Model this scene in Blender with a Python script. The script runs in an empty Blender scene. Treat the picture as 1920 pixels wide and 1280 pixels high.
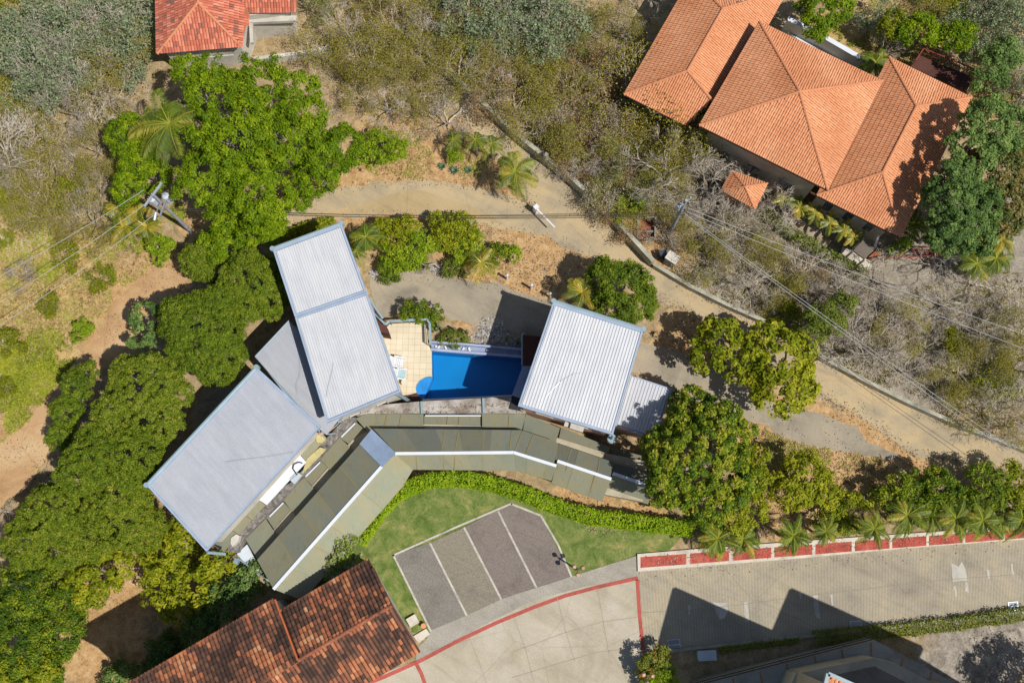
import bpy, math, random
import numpy as np
from mathutils import Vector, geometry, noise
R = math.radians
rng = np.random.default_rng(7)
random.seed(7)
sc = bpy.context.scene
COL = sc.collection

# ------------------------------------------------------------------ camera
F = 1800.0; K = 27.0; TH = math.atan(378 / F)
HC = F / K * math.cos(TH); Y0 = -HC * math.tan(TH)
cam = bpy.data.cameras.new('camera'); co = bpy.data.objects.new('camera', cam); COL.objects.link(co)
co.location = (0, Y0, HC); co.rotation_euler = (TH, 0, 0)
cam.sensor_fit = 'HORIZONTAL'; cam.sensor_width = 36; cam.lens = F / 1920 * 36
cam.clip_start = 0.5; cam.clip_end = 2000
sc.camera = co
# ------------------------------------------------------------------ sky, sun, exposure
AZ = R(-32); EL = R(56)          # sun stands to the lower right of the picture
w = bpy.data.worlds.new('World'); sc.world = w; w.use_nodes = True
wn = w.node_tree; bg = wn.nodes['Background']
sky = wn.nodes.new('ShaderNodeTexSky'); sky.sky_type = 'NISHITA'; sky.sun_disc = False
sky.sun_elevation = EL; sky.sun_rotation = R(90) - AZ
wn.links.new(sky.outputs[0], bg.inputs[0]); bg.inputs[1].default_value = 0.074
sl = bpy.data.lights.new('sun', 'SUN'); sl.energy = 4.55; sl.angle = R(0.5); sl.color = (1, 0.955, 0.88)
so = bpy.data.objects.new('sun', sl); COL.objects.link(so)
sd = Vector((math.cos(AZ) * math.cos(EL), math.sin(AZ) * math.cos(EL), math.sin(EL)))
so.rotation_euler = sd.to_track_quat('Z', 'Y').to_euler(); so.location = sd * 100
sc.view_settings.view_transform = 'Standard'; sc.view_settings.look = 'None'
sc.view_settings.exposure = 0.0; sc.view_settings.gamma = 1
sc.cycles.max_bounces = 6; sc.cycles.diffuse_bounces = 2; sc.cycles.glossy_bounces = 2
sc.cycles.transparent_max_bounces = 6; sc.cycles.transmission_bounces = 3
sc.cycles.use_denoising = True

# ------------------------------------------------------------------ helpers
cT, sT = math.cos(TH), math.sin(TH)
def P(px, py, z=0.0):
    x = (px - 960) / F; y = -(py - 640) / F
    dy, dz = y * cT + sT, y * sT - cT
    t = (z - HC) / dz
    return Vector((x * t, Y0 + dy * t, z))
def PP(px, py, a, b, c):        # pixel ray onto the plane a, b, c
    o = Vector((0, Y0, HC)); d = P(px, py, 0) - o; n = (b - a).cross(c - a); return o + d * ((a - o).dot(n) / d.dot(n))
def pix(v):
    x, y, z = v[0], v[1] - Y0, v[2] - HC
    yc = y * cT + z * sT; zc = -y * sT + z * cT
    return (960 + F * x / -zc, 640 - F * yc / -zc)
def sm(t): t = min(1, max(0, t)); return t * t * (3 - 2 * t)
def T(x, y): return -6.0 * sm((-17.0 - x) / 8.5) * sm((-8.5 - y) / 8.5)
def G(px, py):
    z = 0
    for _ in range(8):
        p = P(px, py, z); z = T(p.x, p.y)
    p = P(px, py, z); return p
def lin(c):
    c = c / 255.0
    return c / 12.92 if c <= 0.04045 else ((c + 0.055) / 1.055) ** 2.4
def A(r, g, b, k=1.0): return (lin(r) / 1.2 * k, lin(g) / 1.2 * k, lin(b) / 1.2 * k, 1)
def tag(o, label=None, cat=None, group=None, kind=None):
    if label: o['label'] = label
    if cat: o['category'] = cat
    if group: o['group'] = group
    if kind: o['kind'] = kind
    return o
def empty(name, loc, label, cat, group=None, rz=0):
    o = bpy.data.objects.new(name, None); COL.objects.link(o); o.location = loc; o.rotation_euler = (0, 0, rz)
    o.empty_display_size = .3
    return tag(o, label, cat, group)
def link(name, me, mat=None, parent=None, world=True):
    o = bpy.data.objects.new(name, me); COL.objects.link(o)
    if mat is not None and not me.materials: me.materials.append(mat)
    if parent is not None:
        o.parent = parent
        if world:
            q = parent; off = Vector((0, 0, 0)); 
            while q is not None: off += q.location; q = q.parent
            o.location = -off
    return o
class MB:
    def __init__(s): s.v = []; s.f = []; s.t = []
    def poly(s, pts, t=.5):
        i = len(s.v); s.v += [tuple(p) for p in pts]; s.f.append(tuple(range(i, i + len(pts)))); s.t.append(t)
    def ngon(s, pts, t=.5):           # concave polygon
        tri = geometry.tessellate_polygon([[Vector(p) for p in pts]]); i = len(s.v); s.v += [tuple(p) for p in pts]
        for a in tri:
            a = list(a)
            p, q, r = [Vector(pts[k]) for k in a]
            if (q - p).cross(r - p).z < 0: a.reverse()
            s.f.append(tuple(i + k for k in a)); s.t.append(t)
    def prism(s, top, th, t=.5, bottom=True):
        top = [Vector(p) for p in top]
        ar = sum(top[i].x * top[(i + 1) % len(top)].y - top[(i + 1) % len(top)].x * top[i].y for i in range(len(top)))
        if ar < 0: top = top[::-1]
        bot = [p - Vector((0, 0, th)) for p in top] if not isinstance(th, list) else th
        s.ngon(top, t); n = len(top)
        for i in range(n):
            j = (i + 1) % n; s.poly([top[i], bot[i], bot[j], top[j]], t)
        if bottom:
            i = len(s.v); s.ngon(bot, t)
    def to(s, top, z0, t=.5):
        top = [Vector(p) for p in top]
        ar = sum(top[i].x * top[(i + 1) % len(top)].y - top[(i + 1) % len(top)].x * top[i].y for i in range(len(top)))
        if ar < 0: top = top[::-1]
        s.prism(top, [Vector((p.x, p.y, z0)) for p in top], t, False)
    def box(s, c, sx, sy, sz, rz=0, t=.5):
        c = Vector(c); ca, sa = math.cos(rz), math.sin(rz)
        q = [(-1, -1), (1, -1), (1, 1), (-1, 1)]
        s.prism([c + Vector((a * sx / 2 * ca - b * sy / 2 * sa, a * sx / 2 * sa + b * sy / 2 * ca, sz / 2)) for a, b in q], sz, t)
    def tube(s, p, q, r0, r1=None, n=8, t=.5, cap=True):
        p, q = Vector(p), Vector(q); r1 = r0 if r1 is None else r1
        d = (q - p); 
        if d.length < 1e-6: return
        d.normalize(); a = d.orthogonal().normalized(); b = d.cross(a)
        i = len(s.v)
        for c, r in ((p, r0), (q, r1)):
            for k in range(n):
                an = 2 * math.pi * k / n; s.v.append(tuple(c + a * math.cos(an) * r + b * math.sin(an) * r))
        for k in range(n):
            l = (k + 1) % n; s.f.append((i + k, i + l, i + n + l, i + n + k)); s.t.append(t)
        if cap:
            s.f.append(tuple(i + k for k in reversed(range(n)))); s.t.append(t)
            s.f.append(tuple(i + n + k for k in range(n))); s.t.append(t)
    def bar(s, p, q, w_, h, t=.5):     # box beam, top face through p..q, width w_, hanging down h
        p, q = Vector(p), Vector(q); d = q - p; n = Vector((-d.y, d.x, 0)).normalized() * w_ / 2
        s.prism([p - n, q - n, q + n, p + n], h, t)
    def path(s, pts, w_, z0, z1, t=.5):  # continuous wall along a polyline, mitred
        pts = [Vector(p) for p in pts]; L, Rr = [], []
        for i, p in enumerate(pts):
            a = pts[max(0, i - 1)]; b = pts[min(len(pts) - 1, i + 1)]; d = (b - a); n = Vector((-d.y, d.x, 0)).normalized() * w_ / 2
            L.append(p + n); Rr.append(p - n)
        up = lambda p, z: Vector((p.x, p.y, z))
        for i in range(len(pts) - 1):
            s.poly([up(Rr[i], z1), up(Rr[i + 1], z1), up(L[i + 1], z1), up(L[i], z1)], t)
            s.poly([up(L[i], z1), up(L[i + 1], z1), up(L[i + 1], z0), up(L[i], z0)], t)
            s.poly([up(Rr[i + 1], z1), up(Rr[i], z1), up(Rr[i], z0), up(Rr[i + 1], z0)], t)
        for a in (0, -1):
            q = [up(L[a], z1), up(Rr[a], z1), up(Rr[a], z0), up(L[a], z0)]; s.poly(q if a == -1 else q, t)
    def build(s, name, mat, parent=None, smooth=False, local=False):
        me = bpy.data.meshes.new(name); me.from_pydata(s.v, [], s.f)
        at = me.attributes.new('tint', 'FLOAT', 'FACE'); at.data.foreach_set('value', s.t)
        if smooth: me.polygons.foreach_set('use_smooth', [True] * len(s.f))
        me.materials.append(mat); me.update()
        return link(name, me, None, parent, not local)
def np_mesh(name, V, n, tint, mat):      # V: (N*n,3) separate n-gons
    N = len(V) // n; me = bpy.data.meshes.new(name)
    me.vertices.add(N * n); me.vertices.foreach_set('co', np.ascontiguousarray(V, dtype=np.float32).ravel())
    me.loops.add(N * n); me.loops.foreach_set('vertex_index', np.arange(N * n, dtype=np.int32))
    me.polygons.add(N); me.polygons.foreach_set('loop_start', np.arange(0, N * n, n, dtype=np.int32))
    try: me.polygons.foreach_set('loop_total', np.full(N, n, dtype=np.int32))
    except Exception: pass
    at = me.attributes.new('tint', 'FLOAT', 'FACE'); at.data.foreach_set('value', np.asarray(tint, dtype=np.float32))
    me.update(calc_edges=True); me.materials.append(mat)
    return me

# ------------------------------------------------------------------ materials
def newmat(name):
    m = bpy.data.materials.new(name); m.use_nodes = True; nt = m.node_tree; return m, nt, nt.nodes['Principled BSDF']
def ramp(nt, src, stops, interp='LINEAR'):
    r = nt.nodes.new('ShaderNodeValToRGB'); r.color_ramp.interpolation = interp
    el = r.color_ramp.elements
    while len(el) < len(stops): el.new(0.5)
    for e, (p, c) in zip(el, stops): e.position = p; e.color = c
    nt.links.new(src, r.inputs[0]); return r.outputs[0]
def pos(nt, rz=0, sx=1, sy=1, sz=1, loc=(0, 0, 0)):
    g = nt.nodes.new('ShaderNodeNewGeometry'); mp = nt.nodes.new('ShaderNodeMapping'); mp.vector_type = 'TEXTURE' if False else 'POINT'
    r0 = nt.nodes.new('ShaderNodeVectorRotate'); r0.rotation_type = 'Z_AXIS'; r0.inputs['Angle'].default_value = -rz
    nt.links.new(g.outputs['Position'], r0.inputs['Vector']); nt.links.new(r0.outputs[0], mp.inputs['Vector'])
    mp.inputs['Scale'].default_value = (sx, sy, sz); mp.inputs['Location'].default_value = loc
    return mp.outputs[0]
def nz(nt, vec, scale, detail=5, rough=.6, dist=0):
    n = nt.nodes.new('ShaderNodeTexNoise'); n.inputs['Scale'].default_value = scale; n.inputs['Detail'].default_value = detail
    n.inputs['Roughness'].default_value = rough; n.inputs['Distortion'].default_value = dist
    nt.links.new(vec, n.inputs['Vector']); return n.outputs['Fac']
def mix(nt, f, a, b, mode='MIX'):
    m = nt.nodes.new('ShaderNodeMix'); m.data_type = 'RGBA'; m.blend_type = mode
    for s_, i in ((f, 0), (a, 6), (b, 7)):
        if hasattr(s_, 'links'): nt.links.new(s_, m.inputs[i])
        else: m.inputs[i].default_value = s_
    return m.outputs[2]
def bump(nt, b, h, st=.4, d=.05):
    n = nt.nodes.new('ShaderNodeBump'); n.inputs['Strength'].default_value = st; n.inputs['Distance'].default_value = d
    nt.links.new(h, n.inputs['Height']); nt.links.new(n.outputs[0], b.inputs['Normal'])
def mathn(nt, op, a, b=None):
    m = nt.nodes.new('ShaderNodeMath'); m.operation = op
    for i, s_ in enumerate((a, b)):
        if s_ is None: continue
        if hasattr(s_, 'links'): nt.links.new(s_, m.inputs[i])
        else: m.inputs[i].default_value = s_
    return m.outputs[0]
def surf(name, base, dark=None, light=None, s1=.35, s2=6, amt2=.35, rough=.85, bmp=.25, spec=.25, sp=None):
    """weathered plain surface: large stains + fine grain"""
    m, nt, b = newmat(name); v = pos(nt)
    dark = dark or tuple(c * .72 for c in base[:3]) + (1,); light = light or tuple(min(1, c * 1.15) for c in base[:3]) + (1,)
    c = ramp(nt, nz(nt, v, s1, 6, .62, .4), [(.3, dark), (.5, base), (.72, light)])
    g = ramp(nt, nz(nt, v, s2, 4, .7), [(.25, (1 - amt2,) * 3 + (1,)), (.75, (1 + amt2 * .6,) * 3 + (1,))])
    c = mix(nt, 1.0, c, g, 'MULTIPLY')
    nt.links.new(c, b.inputs['Base Color']); b.inputs['Roughness'].default_value = rough; b.inputs['Specular IOR Level'].default_value = spec
    if bmp: bump(nt, b, nz(nt, v, s2 * 1.5, 4, .7), bmp, .03)
    return m
def flat(name, c, rough=.6, metal=0, spec=.4, var=.12):
    m, nt, b = newmat(name); v = pos(nt)
    g = ramp(nt, nz(nt, v, 1.3, 5, .65), [(.3, tuple(x * (1 - var) for x in c[:3]) + (1,)), (.7, tuple(min(1, x * (1 + var)) for x in c[:3]) + (1,))])
    nt.links.new(g, b.inputs['Base Color']); b.inputs['Roughness'].default_value = rough; b.inputs['Metallic'].default_value = metal
    b.inputs['Specular IOR Level'].default_value = spec
    return m
def leafmat(name, stops, trans=.3, rough=.6, spec=.2):
    m, nt, b = newmat(name); a = nt.nodes.new('ShaderNodeAttribute'); a.attribute_name = 'tint'
    c = ramp(nt, a.outputs['Fac'], stops); nt.links.new(c, b.inputs['Base Color']); b.inputs['Roughness'].default_value = rough
    b.inputs['Specular IOR Level'].default_value = spec
    if trans:
        tr = nt.nodes.new('ShaderNodeBsdfTranslucent'); nt.links.new(mix(nt, 1.0, c, (1.25, 1.3, .6, 1), 'MULTIPLY'), tr.inputs[0])
        mx = nt.nodes.new('ShaderNodeMixShader'); mx.inputs[0].default_value = trans
        nt.links.new(b.outputs[0], mx.inputs[1]); nt.links.new(tr.outputs[0], mx.inputs[2]); nt.links.new(mx.outputs[0], nt.nodes['Material Output'].inputs[0])
    return m
def L4(r, g, b): return (r, g, b, 1)
M = {}
M['ficus'] = leafmat('ficus_leaf', [(0, L4(.075, .145, .003)), (.45, L4(.145, .235, .004)), (.8, L4(.235, .33, .006)), (1, L4(.36, .43, .012))])
M['mango'] = leafmat('mango_leaf', [(0, L4(.045, .10, .01)), (.5, L4(.115, .19, .01)), (.75, L4(.27, .32, .014)), (.93, L4(.40, .40, .03)), (1, L4(.48, .38, .07))])
M['laurel'] = leafmat('laurel_leaf', [(0, L4(.07, .12, .011)), (.45, L4(.145, .215, .013)), (.8, L4(.25, .31, .016)), (1, L4(.42, .38, .07))])
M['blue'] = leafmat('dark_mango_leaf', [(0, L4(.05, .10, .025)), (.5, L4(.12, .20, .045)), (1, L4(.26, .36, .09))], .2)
M['brown'] = leafmat('browning_leaf', [(0, L4(.04, .08, .02)), (.5, L4(.11, .14, .03)), (.8, L4(.24, .19, .06)), (1, L4(.38, .24, .08))], .2)
M['lime'] = leafmat('lime_leaf', [(0, L4(.12, .20, .01)), (.5, L4(.25, .36, .012)), (1, L4(.45, .50, .04))])
M['citrus'] = leafmat('citrus_leaf', [(0, L4(.085, .12, .006)), (.5, L4(.24, .28, .008)), (1, L4(.48, .45, .03))])
M['hedge'] = leafmat('hedge_leaf', [(0, L4(.12, .22, .005)), (.5, L4(.28, .42, .01)), (1, L4(.48, .55, .03))])
M['silver'] = leafmat('silver_leaf', [(0, L4(.13, .19, .10)), (.5, L4(.24, .30, .16)), (.85, L4(.36, .40, .24)), (1, L4(.52, .42, .26))], .25)
M['olive'] = leafmat('olive_leaf', [(0, L4(.22, .21, .025)), (.5, L4(.36, .33, .045)), (1, L4(.50, .42, .09))], .42)
M['rust'] = leafmat('rust_leaf', [(0, L4(.18, .10, .05)), (.5, L4(.34, .21, .10)), (1, L4(.50, .36, .16))], .2)
M['grey'] = leafmat('dry_leaf', [(0, L4(.24, .20, .14)), (.5, L4(.37, .31, .22)), (1, L4(.52, .45, .32))], .1)
M['greenfine'] = leafmat('fine_green_leaf', [(0, L4(.08, .12, .015)), (.5, L4(.16, .20, .025)), (1, L4(.27, .30, .05))], .2)
M['palm'] = leafmat('palm_leaf', [(0, L4(.035, .08, .008)), (.5, L4(.12, .18, .015)), (.85, L4(.30, .32, .03)), (1, L4(.5, .38, .06))], .3, .5, .3)
M['areca'] = leafmat('yellow_palm_leaf', [(0, L4(.05, .10, .01)), (.5, L4(.18, .22, .02)), (1, L4(.55, .40, .04))], .25, .4, .5)
M['agave'] = leafmat('agave_leaf', [(0, L4(.08, .16, .09)), (1, L4(.22, .32, .2))], 0)
M['cactus'] = leafmat('cactus_skin', [(0, L4(.10, .15, .05)), (1, L4(.22, .27, .12))], 0)
M['var'] = leafmat('variegated_leaf', [(0, L4(.13, .22, .02)), (.5, L4(.3, .38, .06)), (.75, L4(.36, .33, .28)), (1, L4(.5, .45, .42))])
M['flower'] = leafmat('groundcover_leaf', [(0, L4(.08, .13, .01)), (.6, L4(.22, .25, .03)), (.93, L4(.34, .3, .05)), (.97, L4(.75, .12, .04)), (1, L4(.8, .16, .06))], .2)
M['grassy'] = leafmat('dry_grass_blade', [(0, L4(.20, .13, .05)), (.4, L4(.44, .31, .13)), (.65, L4(.54, .42, .2)), (.8, L4(.30, .28, .04)), (1, L4(.28, .36, .02))], .1)
M['weed'] = leafmat('weed_blade', [(0, L4(.13, .16, .02)), (.5, L4(.28, .34, .02)), (1, L4(.5, .48, .05))], .2)
M['litter'] = leafmat('litter_flake', [(0, L4(.07, .05, .03)), (.4, L4(.2, .14, .09)), (.8, L4(.36, .26, .16)), (1, L4(.5, .42, .3))], 0)
M['bark'] = surf('grey_bark', L4(.36, .31, .26), L4(.2, .17, .14), L4(.5, .45, .4), 2, 12, .3)
M['darkbark'] = surf('brown_bark', L4(.14, .10, .07), None, None, 2, 12, .3)
M['palebark'] = surf('pale_bark', L4(.55, .50, .44), L4(.35, .3, .27), L4(.66, .62, .57), 2, 12, .3)
def metal_roof(name, c, rz, streak=.16):
    m, nt, b = newmat(name); v = pos(nt, rz, 1, .12); v2 = pos(nt)
    g = ramp(nt, nz(nt, v, 3.0, 5, .7), [(.3, (1 - streak,) * 3 + (1,)), (.7, (1.0,) * 3 + (1,))])
    g2 = ramp(nt, nz(nt, v2, .5, 5, .6), [(.3, (.90, .92, .95, 1)), (.6, (1, 1, 1, 1))])
    col = mix(nt, 1, mix(nt, 1, c, g, 'MULTIPLY'), g2, 'MULTIPLY'); nt.links.new(col, b.inputs['Base Color'])
    b.inputs['Roughness'].default_value = .5; b.inputs['Specular IOR Level'].default_value = .3; return m
M['fascia'] = flat('blue_grey_fascia', A(166, 182, 204), .6)
M['gutter'] = flat('weathered_gutter', A(150, 172, 180), .5)
M['whitewall'] = surf('off_white_wall', A(214, 208, 196), None, None, .6, 8, .12, .9, .1)
M['salmon'] = surf('salmon_wall', A(222, 178, 150), None, None, .6, 8, .12, .9, .1)
M['beige'] = surf('beige_wall', A(196, 186, 160), None, None, .5, 7, .12, .9, .1)
M['olivep'] = None
def panel_mat(name, a, b_, s):
    m, nt, b = newmat(name); at = nt.nodes.new('ShaderNodeAttribute'); at.attribute_name = 'tint'
    c = ramp(nt, at.outputs['Fac'], [(0, a), (1, b_)]); v = pos(nt)
    g = ramp(nt, nz(nt, v, s, 7, .7, .6), [(.28, (.78, .80, .80, 1)), (.42, (.97, .97, .97, 1)), (.56, (1, 1, 1, 1)), (.75, (1.14, 1.1, 1.0, 1))])
    g2 = ramp(nt, nz(nt, v, 14, 3, .6), [(.2, (.9, .9, .9, 1)), (.8, (1.08, 1.08, 1.08, 1))])
    hue = ramp(nt, nz(nt, v, .45, 5, .6, 1.0), [(.36, (1.06, 1.0, .86, 1)), (.5, (1, 1, 1, 1)), (.64, (.90, 1.0, 1.06, 1))]); c = mix(nt, 1, c, hue, 'MULTIPLY')
    spots = ramp(nt, nz(nt, pos(nt, R(12), 3, .5), 2.6, 6, .75), [(.56, (1, 1, 1, 1)), (.7, (.80, .74, .60, 1))]); c = mix(nt, 1, c, spots, 'MULTIPLY')
    nt.links.new(mix(nt, 1, mix(nt, 1, c, g, 'MULTIPLY'), g2, 'MULTIPLY'), b.inputs['Base Color']); b.inputs['Roughness'].default_value = .75; return m
M['olivep'] = panel_mat('olive_sheet_roof', A(104, 106, 94), A(160, 158, 130), .7)  # tint ramp also carries painted light: dark shaded slopes, pale lit slopes
M['bluep'] = flat('blue_grey_sheet', A(142, 160, 188), .5)
M['seam'] = flat('rusty_seam', A(150, 132, 78), .7)
M['whitecap'] = flat('white_ridge_cap', A(232, 238, 248), .4, 0, .4, .05)
M['stone'] = surf('stained_concrete', A(176, 168, 158), A(118, 100, 86), A(214, 208, 200), .9, 5, .3, .95, .5)
M['rough'] = surf('rough_grey_stone', A(142, 136, 130), A(88, 84, 80), A(185, 178, 170), 3, 10, .5, .95, .8)
M['wallc'] = surf('boundary_wall_concrete', A(178, 176, 158), A(130, 128, 112), A(210, 206, 190), .7, 6, .2, .95, .3)
M['black'] = flat('dark_interior', L4(.02, .02, .025), .7)
M['glass'] = flat('window_glass', L4(.05, .07, .09), .1, 0, .8)
M['wood'] = surf('dark_brown_deck', A(98, 64, 56), None, None, .8, 8, .25)
M['rail'] = flat('red_painted_rail', A(140, 60, 52), .5)
M['plastic'] = flat('white_plastic', A(236, 238, 242), .4, 0, .4, .03)
M['teal'] = flat('pale_teal_towel', A(176, 208, 214), .8)
M['pole'] = surf('pole_concrete', A(172, 176, 184), None, None, 2, 8, .2, .9, .2)
M['steel'] = flat('galvanised_steel', A(180, 188, 198), .35, .5)
M['cable'] = flat('pale_cable', A(190, 190, 186), .6)
M['darkcable'] = flat('dark_cable', A(70, 66, 58), .7)
M['transf'] = flat('transformer_paint', A(196, 206, 216), .4)
def tile_mat(name, stops, sc_=1.0):
    m, nt, b = newmat(name); a = nt.nodes.new('ShaderNodeAttribute'); a.attribute_name = 'tint'
    c = ramp(nt, a.outputs['Fac'], stops); v = pos(nt)
    g = ramp(nt, nz(nt, v, sc_, 5, .6), [(.3, (.88, .86, .84, 1)), (.7, (1.06, 1.06, 1.06, 1))])
    g2 = ramp(nt, nz(nt, v, 22, 3, .6), [(.25, (.93, .93, .93, 1)), (.75, (1.05, 1.05, 1.05, 1))])
    nt.links.new(mix(nt, 1, mix(nt, 1, c, g, 'MULTIPLY'), g2, 'MULTIPLY'), b.inputs['Base Color']); b.inputs['Roughness'].default_value = .85; b.inputs['Specular IOR Level'].default_value = .2; return m
M['tileNE'] = tile_mat('orange_clay_tile', [(0, A(226, 150, 106)), (.5, A(241, 166, 120)), (1, A(250, 184, 140))], .4)
M['tileNW'] = tile_mat('red_clay_tile', [(0, A(146, 108, 98)), (.2, A(196, 112, 90)), (.6, A(222, 128, 102)), (1, A(236, 156, 130))], 1.2)
M['tileSW'] = tile_mat('old_clay_tile', [(0, A(74, 58, 52)), (.38, A(104, 78, 66)), (.56, A(136, 94, 74)), (.68, A(184, 114, 80)), (.9, A(208, 142, 100)), (1, A(214, 166, 126))], 1.0)
M['tilebase'] = flat('tile_underlay', A(176, 106, 72), .9)
M['tiledark'] = flat('old_tile_underlay', A(70, 44, 36), .9)
M['ridgeNE'] = flat('clay_ridge', A(218, 148, 106), .85)
M['ridgeSW'] = surf('old_clay_ridge', A(168, 104, 78), A(110, 76, 62), A(196, 128, 96), 1.5, 9, .3)
M['eaveSW'] = flat('clay_eave', A(214, 116, 66), .85)

# ground -------------------------------------------------------------
def ground_mat():
    m, nt, b = newmat('ground_soil'); v = pos(nt)
    def at(n):
        a = nt.nodes.new('ShaderNodeAttribute'); a.attribute_name = n; return a.outputs['Fac']
    fine = nz(nt, v, 9, 6, .75); mid = nz(nt, v, 1.6, 6, .7, .5); big = nz(nt, v, .22, 4, .6, .5)
    dirt = ramp(nt, mid, [(.28, A(156, 120, 82)), (.5, A(200, 162, 114)), (.7, A(218, 188, 142))])
    litter = ramp(nt, mid, [(.25, A(130, 110, 80)), (.48, A(172, 150, 114)), (.66, A(196, 174, 138)), (.78, A(160, 148, 92))])
    grey = ramp(nt, mid, [(.3, A(132, 124, 112)), (.55, A(168, 158, 142)), (.75, A(190, 180, 164))])
    grass = ramp(nt, mid, [(.3, A(150, 130, 72)), (.5, A(196, 166, 108)), (.66, A(212, 186, 130)), (.8, A(158, 150, 58))])
    lawn = ramp(nt, nz(nt, v, .9, 6, .7, .6), [(.3, A(84, 104, 48)), (.46, A(112, 130, 66)), (.58, A(140, 146, 86)), (.7, A(184, 162, 106))])
    rock = ramp(nt, mid, [(.3, A(110, 104, 98)), (.5, A(160, 150, 138)), (.7, A(196, 186, 170))])
    def soft(n, lo=.35, hi=.65):
        x = mathn(nt, 'ADD', at(n), mathn(nt, 'MULTIPLY', mathn(nt, 'SUBTRACT', mid, .5), .9))
        return ramp(nt, x, [(lo, L4(0, 0, 0)), (hi, L4(1, 1, 1))])
    c = mix(nt, soft('zgrey'), litter, grey); c = mix(nt, soft('zdirt'), c, dirt); c = mix(nt, soft('zgrass'), c, grass)
    c = mix(nt, soft('zrock'), c, rock)
    x = ramp(nt, at('zlawn'), [(.45, L4(0, 0, 0)), (.55, L4(1, 1, 1))]); c = mix(nt, x, c, lawn)
    g = ramp(nt, fine, [(.3, (.6, .6, .6, 1)), (.5, (1, 1, 1, 1)), (.72, (1.22, 1.2, 1.16, 1))]); c = mix(nt, 1, c, g, 'MULTIPLY')
    nt.links.new(c, b.inputs['Base Color']); b.inputs['Roughness'].default_value = .95; b.inputs['Specular IOR Level'].default_value = .1
    bump(nt, b, fine, .6, .06); return m
def make_ground():
    xs = np.concatenate([[-400, -150, -80], np.arange(-46, 46.01, .4), [80, 150, 400]])
    ys = np.concatenate([[-400, -150, -70], np.arange(-34, 38.01, .4), [80, 150, 400]])
    V = []; zones = {k: [] for k in ('zdirt', 'zgrey', 'zgrass', 'zlawn', 'zrock')}
    Z = {'zdirt': [(760, 310, 110), (900, 300, 60), (820, 340, 120), (700, 370, 100), (1000, 480, 90), (1060, 500, 60), (560, 380, 60), (930, 350, 60), (300, 520, 60), (250, 560, 70), (200, 630, 60), (120, 720, 60),
                   (60, 810, 60), (30, 830, 60), (1290, 640, 60), (1450, 830, 90), (1560, 860, 90), (1640, 880, 80), (1420, 790, 60), (1700, 880, 60), (1530, 800, 50), (1620, 800, 50), (1480, 960, 60), (270, 1010, 60), (210, 1130, 70), (150, 1170, 80), (200, 1230, 90), (900, 620, 50), (1200, 990, 60), (1100, 930, 60), (1240, 470, 60), (360, 415, 30), (1160, 400, 50), (870, 500, 60), (60, 280, 30)],
         'zgrey': [(1400, 480, 120), (1500, 540, 110), (1650, 560, 110), (1780, 530, 130), (1880, 480, 110), (1850, 600, 90), (1320, 510, 80), (1340, 330, 100), (1580, 660, 100), (1720, 680, 110), (1560, 600, 60), (880, 220, 60), (1260, 320, 60), (420, 770, 50), (1850, 700, 80)],
         'zgrass': [(60, 470, 90), (100, 560, 90), (40, 620, 70), (80, 680, 60), (150, 480, 60), (20, 530, 60), (40, 60, 70), (20, 200, 50), (1700, 60, 80), (1780, 20, 70), (1850, 170, 50), (1640, 60, 60), (1250, 60, 40), (1560, 60, 40)],
         'zlawn': [(860, 960, 130), (720, 1080, 60), (1130, 1010, 110)],
         'zrock': [(1830, 1220, 100), (1900, 1200, 60), (1750, 1260, 40), (920, 630, 36), (770, 505, 36)]}
    for y in ys:
        for x in xs:
            z = T(x, y) - .02; V.append((x, y, z)); p, q = pix((x, y, z))
            for k, ls in Z.items():
                s = 0
                for (a, b_, r) in ls:
                    s = max(s, 1.1 - math.hypot(p - a, q - b_) / r * .6)
                zones[k].append(max(0, min(1, s)))
    # the lawn is bounded by hedge, kerb and parking edge
    lawn = [(560, 1120), (655, 1030), (690, 985), (740, 925), (800, 893), (870, 885), (960, 905), (1030, 940), (1120, 965), (1240, 980), (1300, 985), (1260, 1025), (1195, 1046), (1078, 1082), (808, 1185), (790, 1200), (700, 1120)]
    lw = [P(*p) for p in lawn]; zl = []
    for v in V: zl.append(1.0 if inpoly(v[0], v[1], lw) else 0.0)
    zones['zlawn'] = zl
    nx = len(xs); Fc = [(j * nx + i, j * nx + i + 1, (j + 1) * nx + i + 1, (j + 1) * nx + i) for j in range(len(ys) - 1) for i in range(nx - 1)]
    # hole for the pool basin
    pool = [P(*p) for p in ((808, 655), (983, 666), (984, 700), (962, 744), (792, 751), (777, 740), (776, 712), (800, 702), (809, 704))]
    Fc = [f for f in Fc if not any(inpoly(V[k][0], V[k][1], pool) for k in f) and not inpoly(sum(V[k][0] for k in f) / 4, sum(V[k][1] for k in f) / 4, pool)]
    me = bpy.data.meshes.new('ground'); me.from_pydata(V, [], Fc)
    for k, z in zones.items():
        a = me.attributes.new(k, 'FLOAT', 'POINT'); a.data.foreach_set('value', z)
    me.polygons.foreach_set('use_smooth', [True] * len(Fc))
    me.update(); tag(link('ground', me, ground_mat()), kind='structure')
def inpoly(x, y, poly):
    c = False; n = len(poly); j = n - 1
    for i in range(n):
        xi, yi, xj, yj = poly[i][0], poly[i][1], poly[j][0], poly[j][1]
        if (yi > y) != (yj > y) and x < (xj - xi) * (y - yi) / (yj - yi) + xi: c = not c
        j = i
    return c
make_ground()

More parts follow.
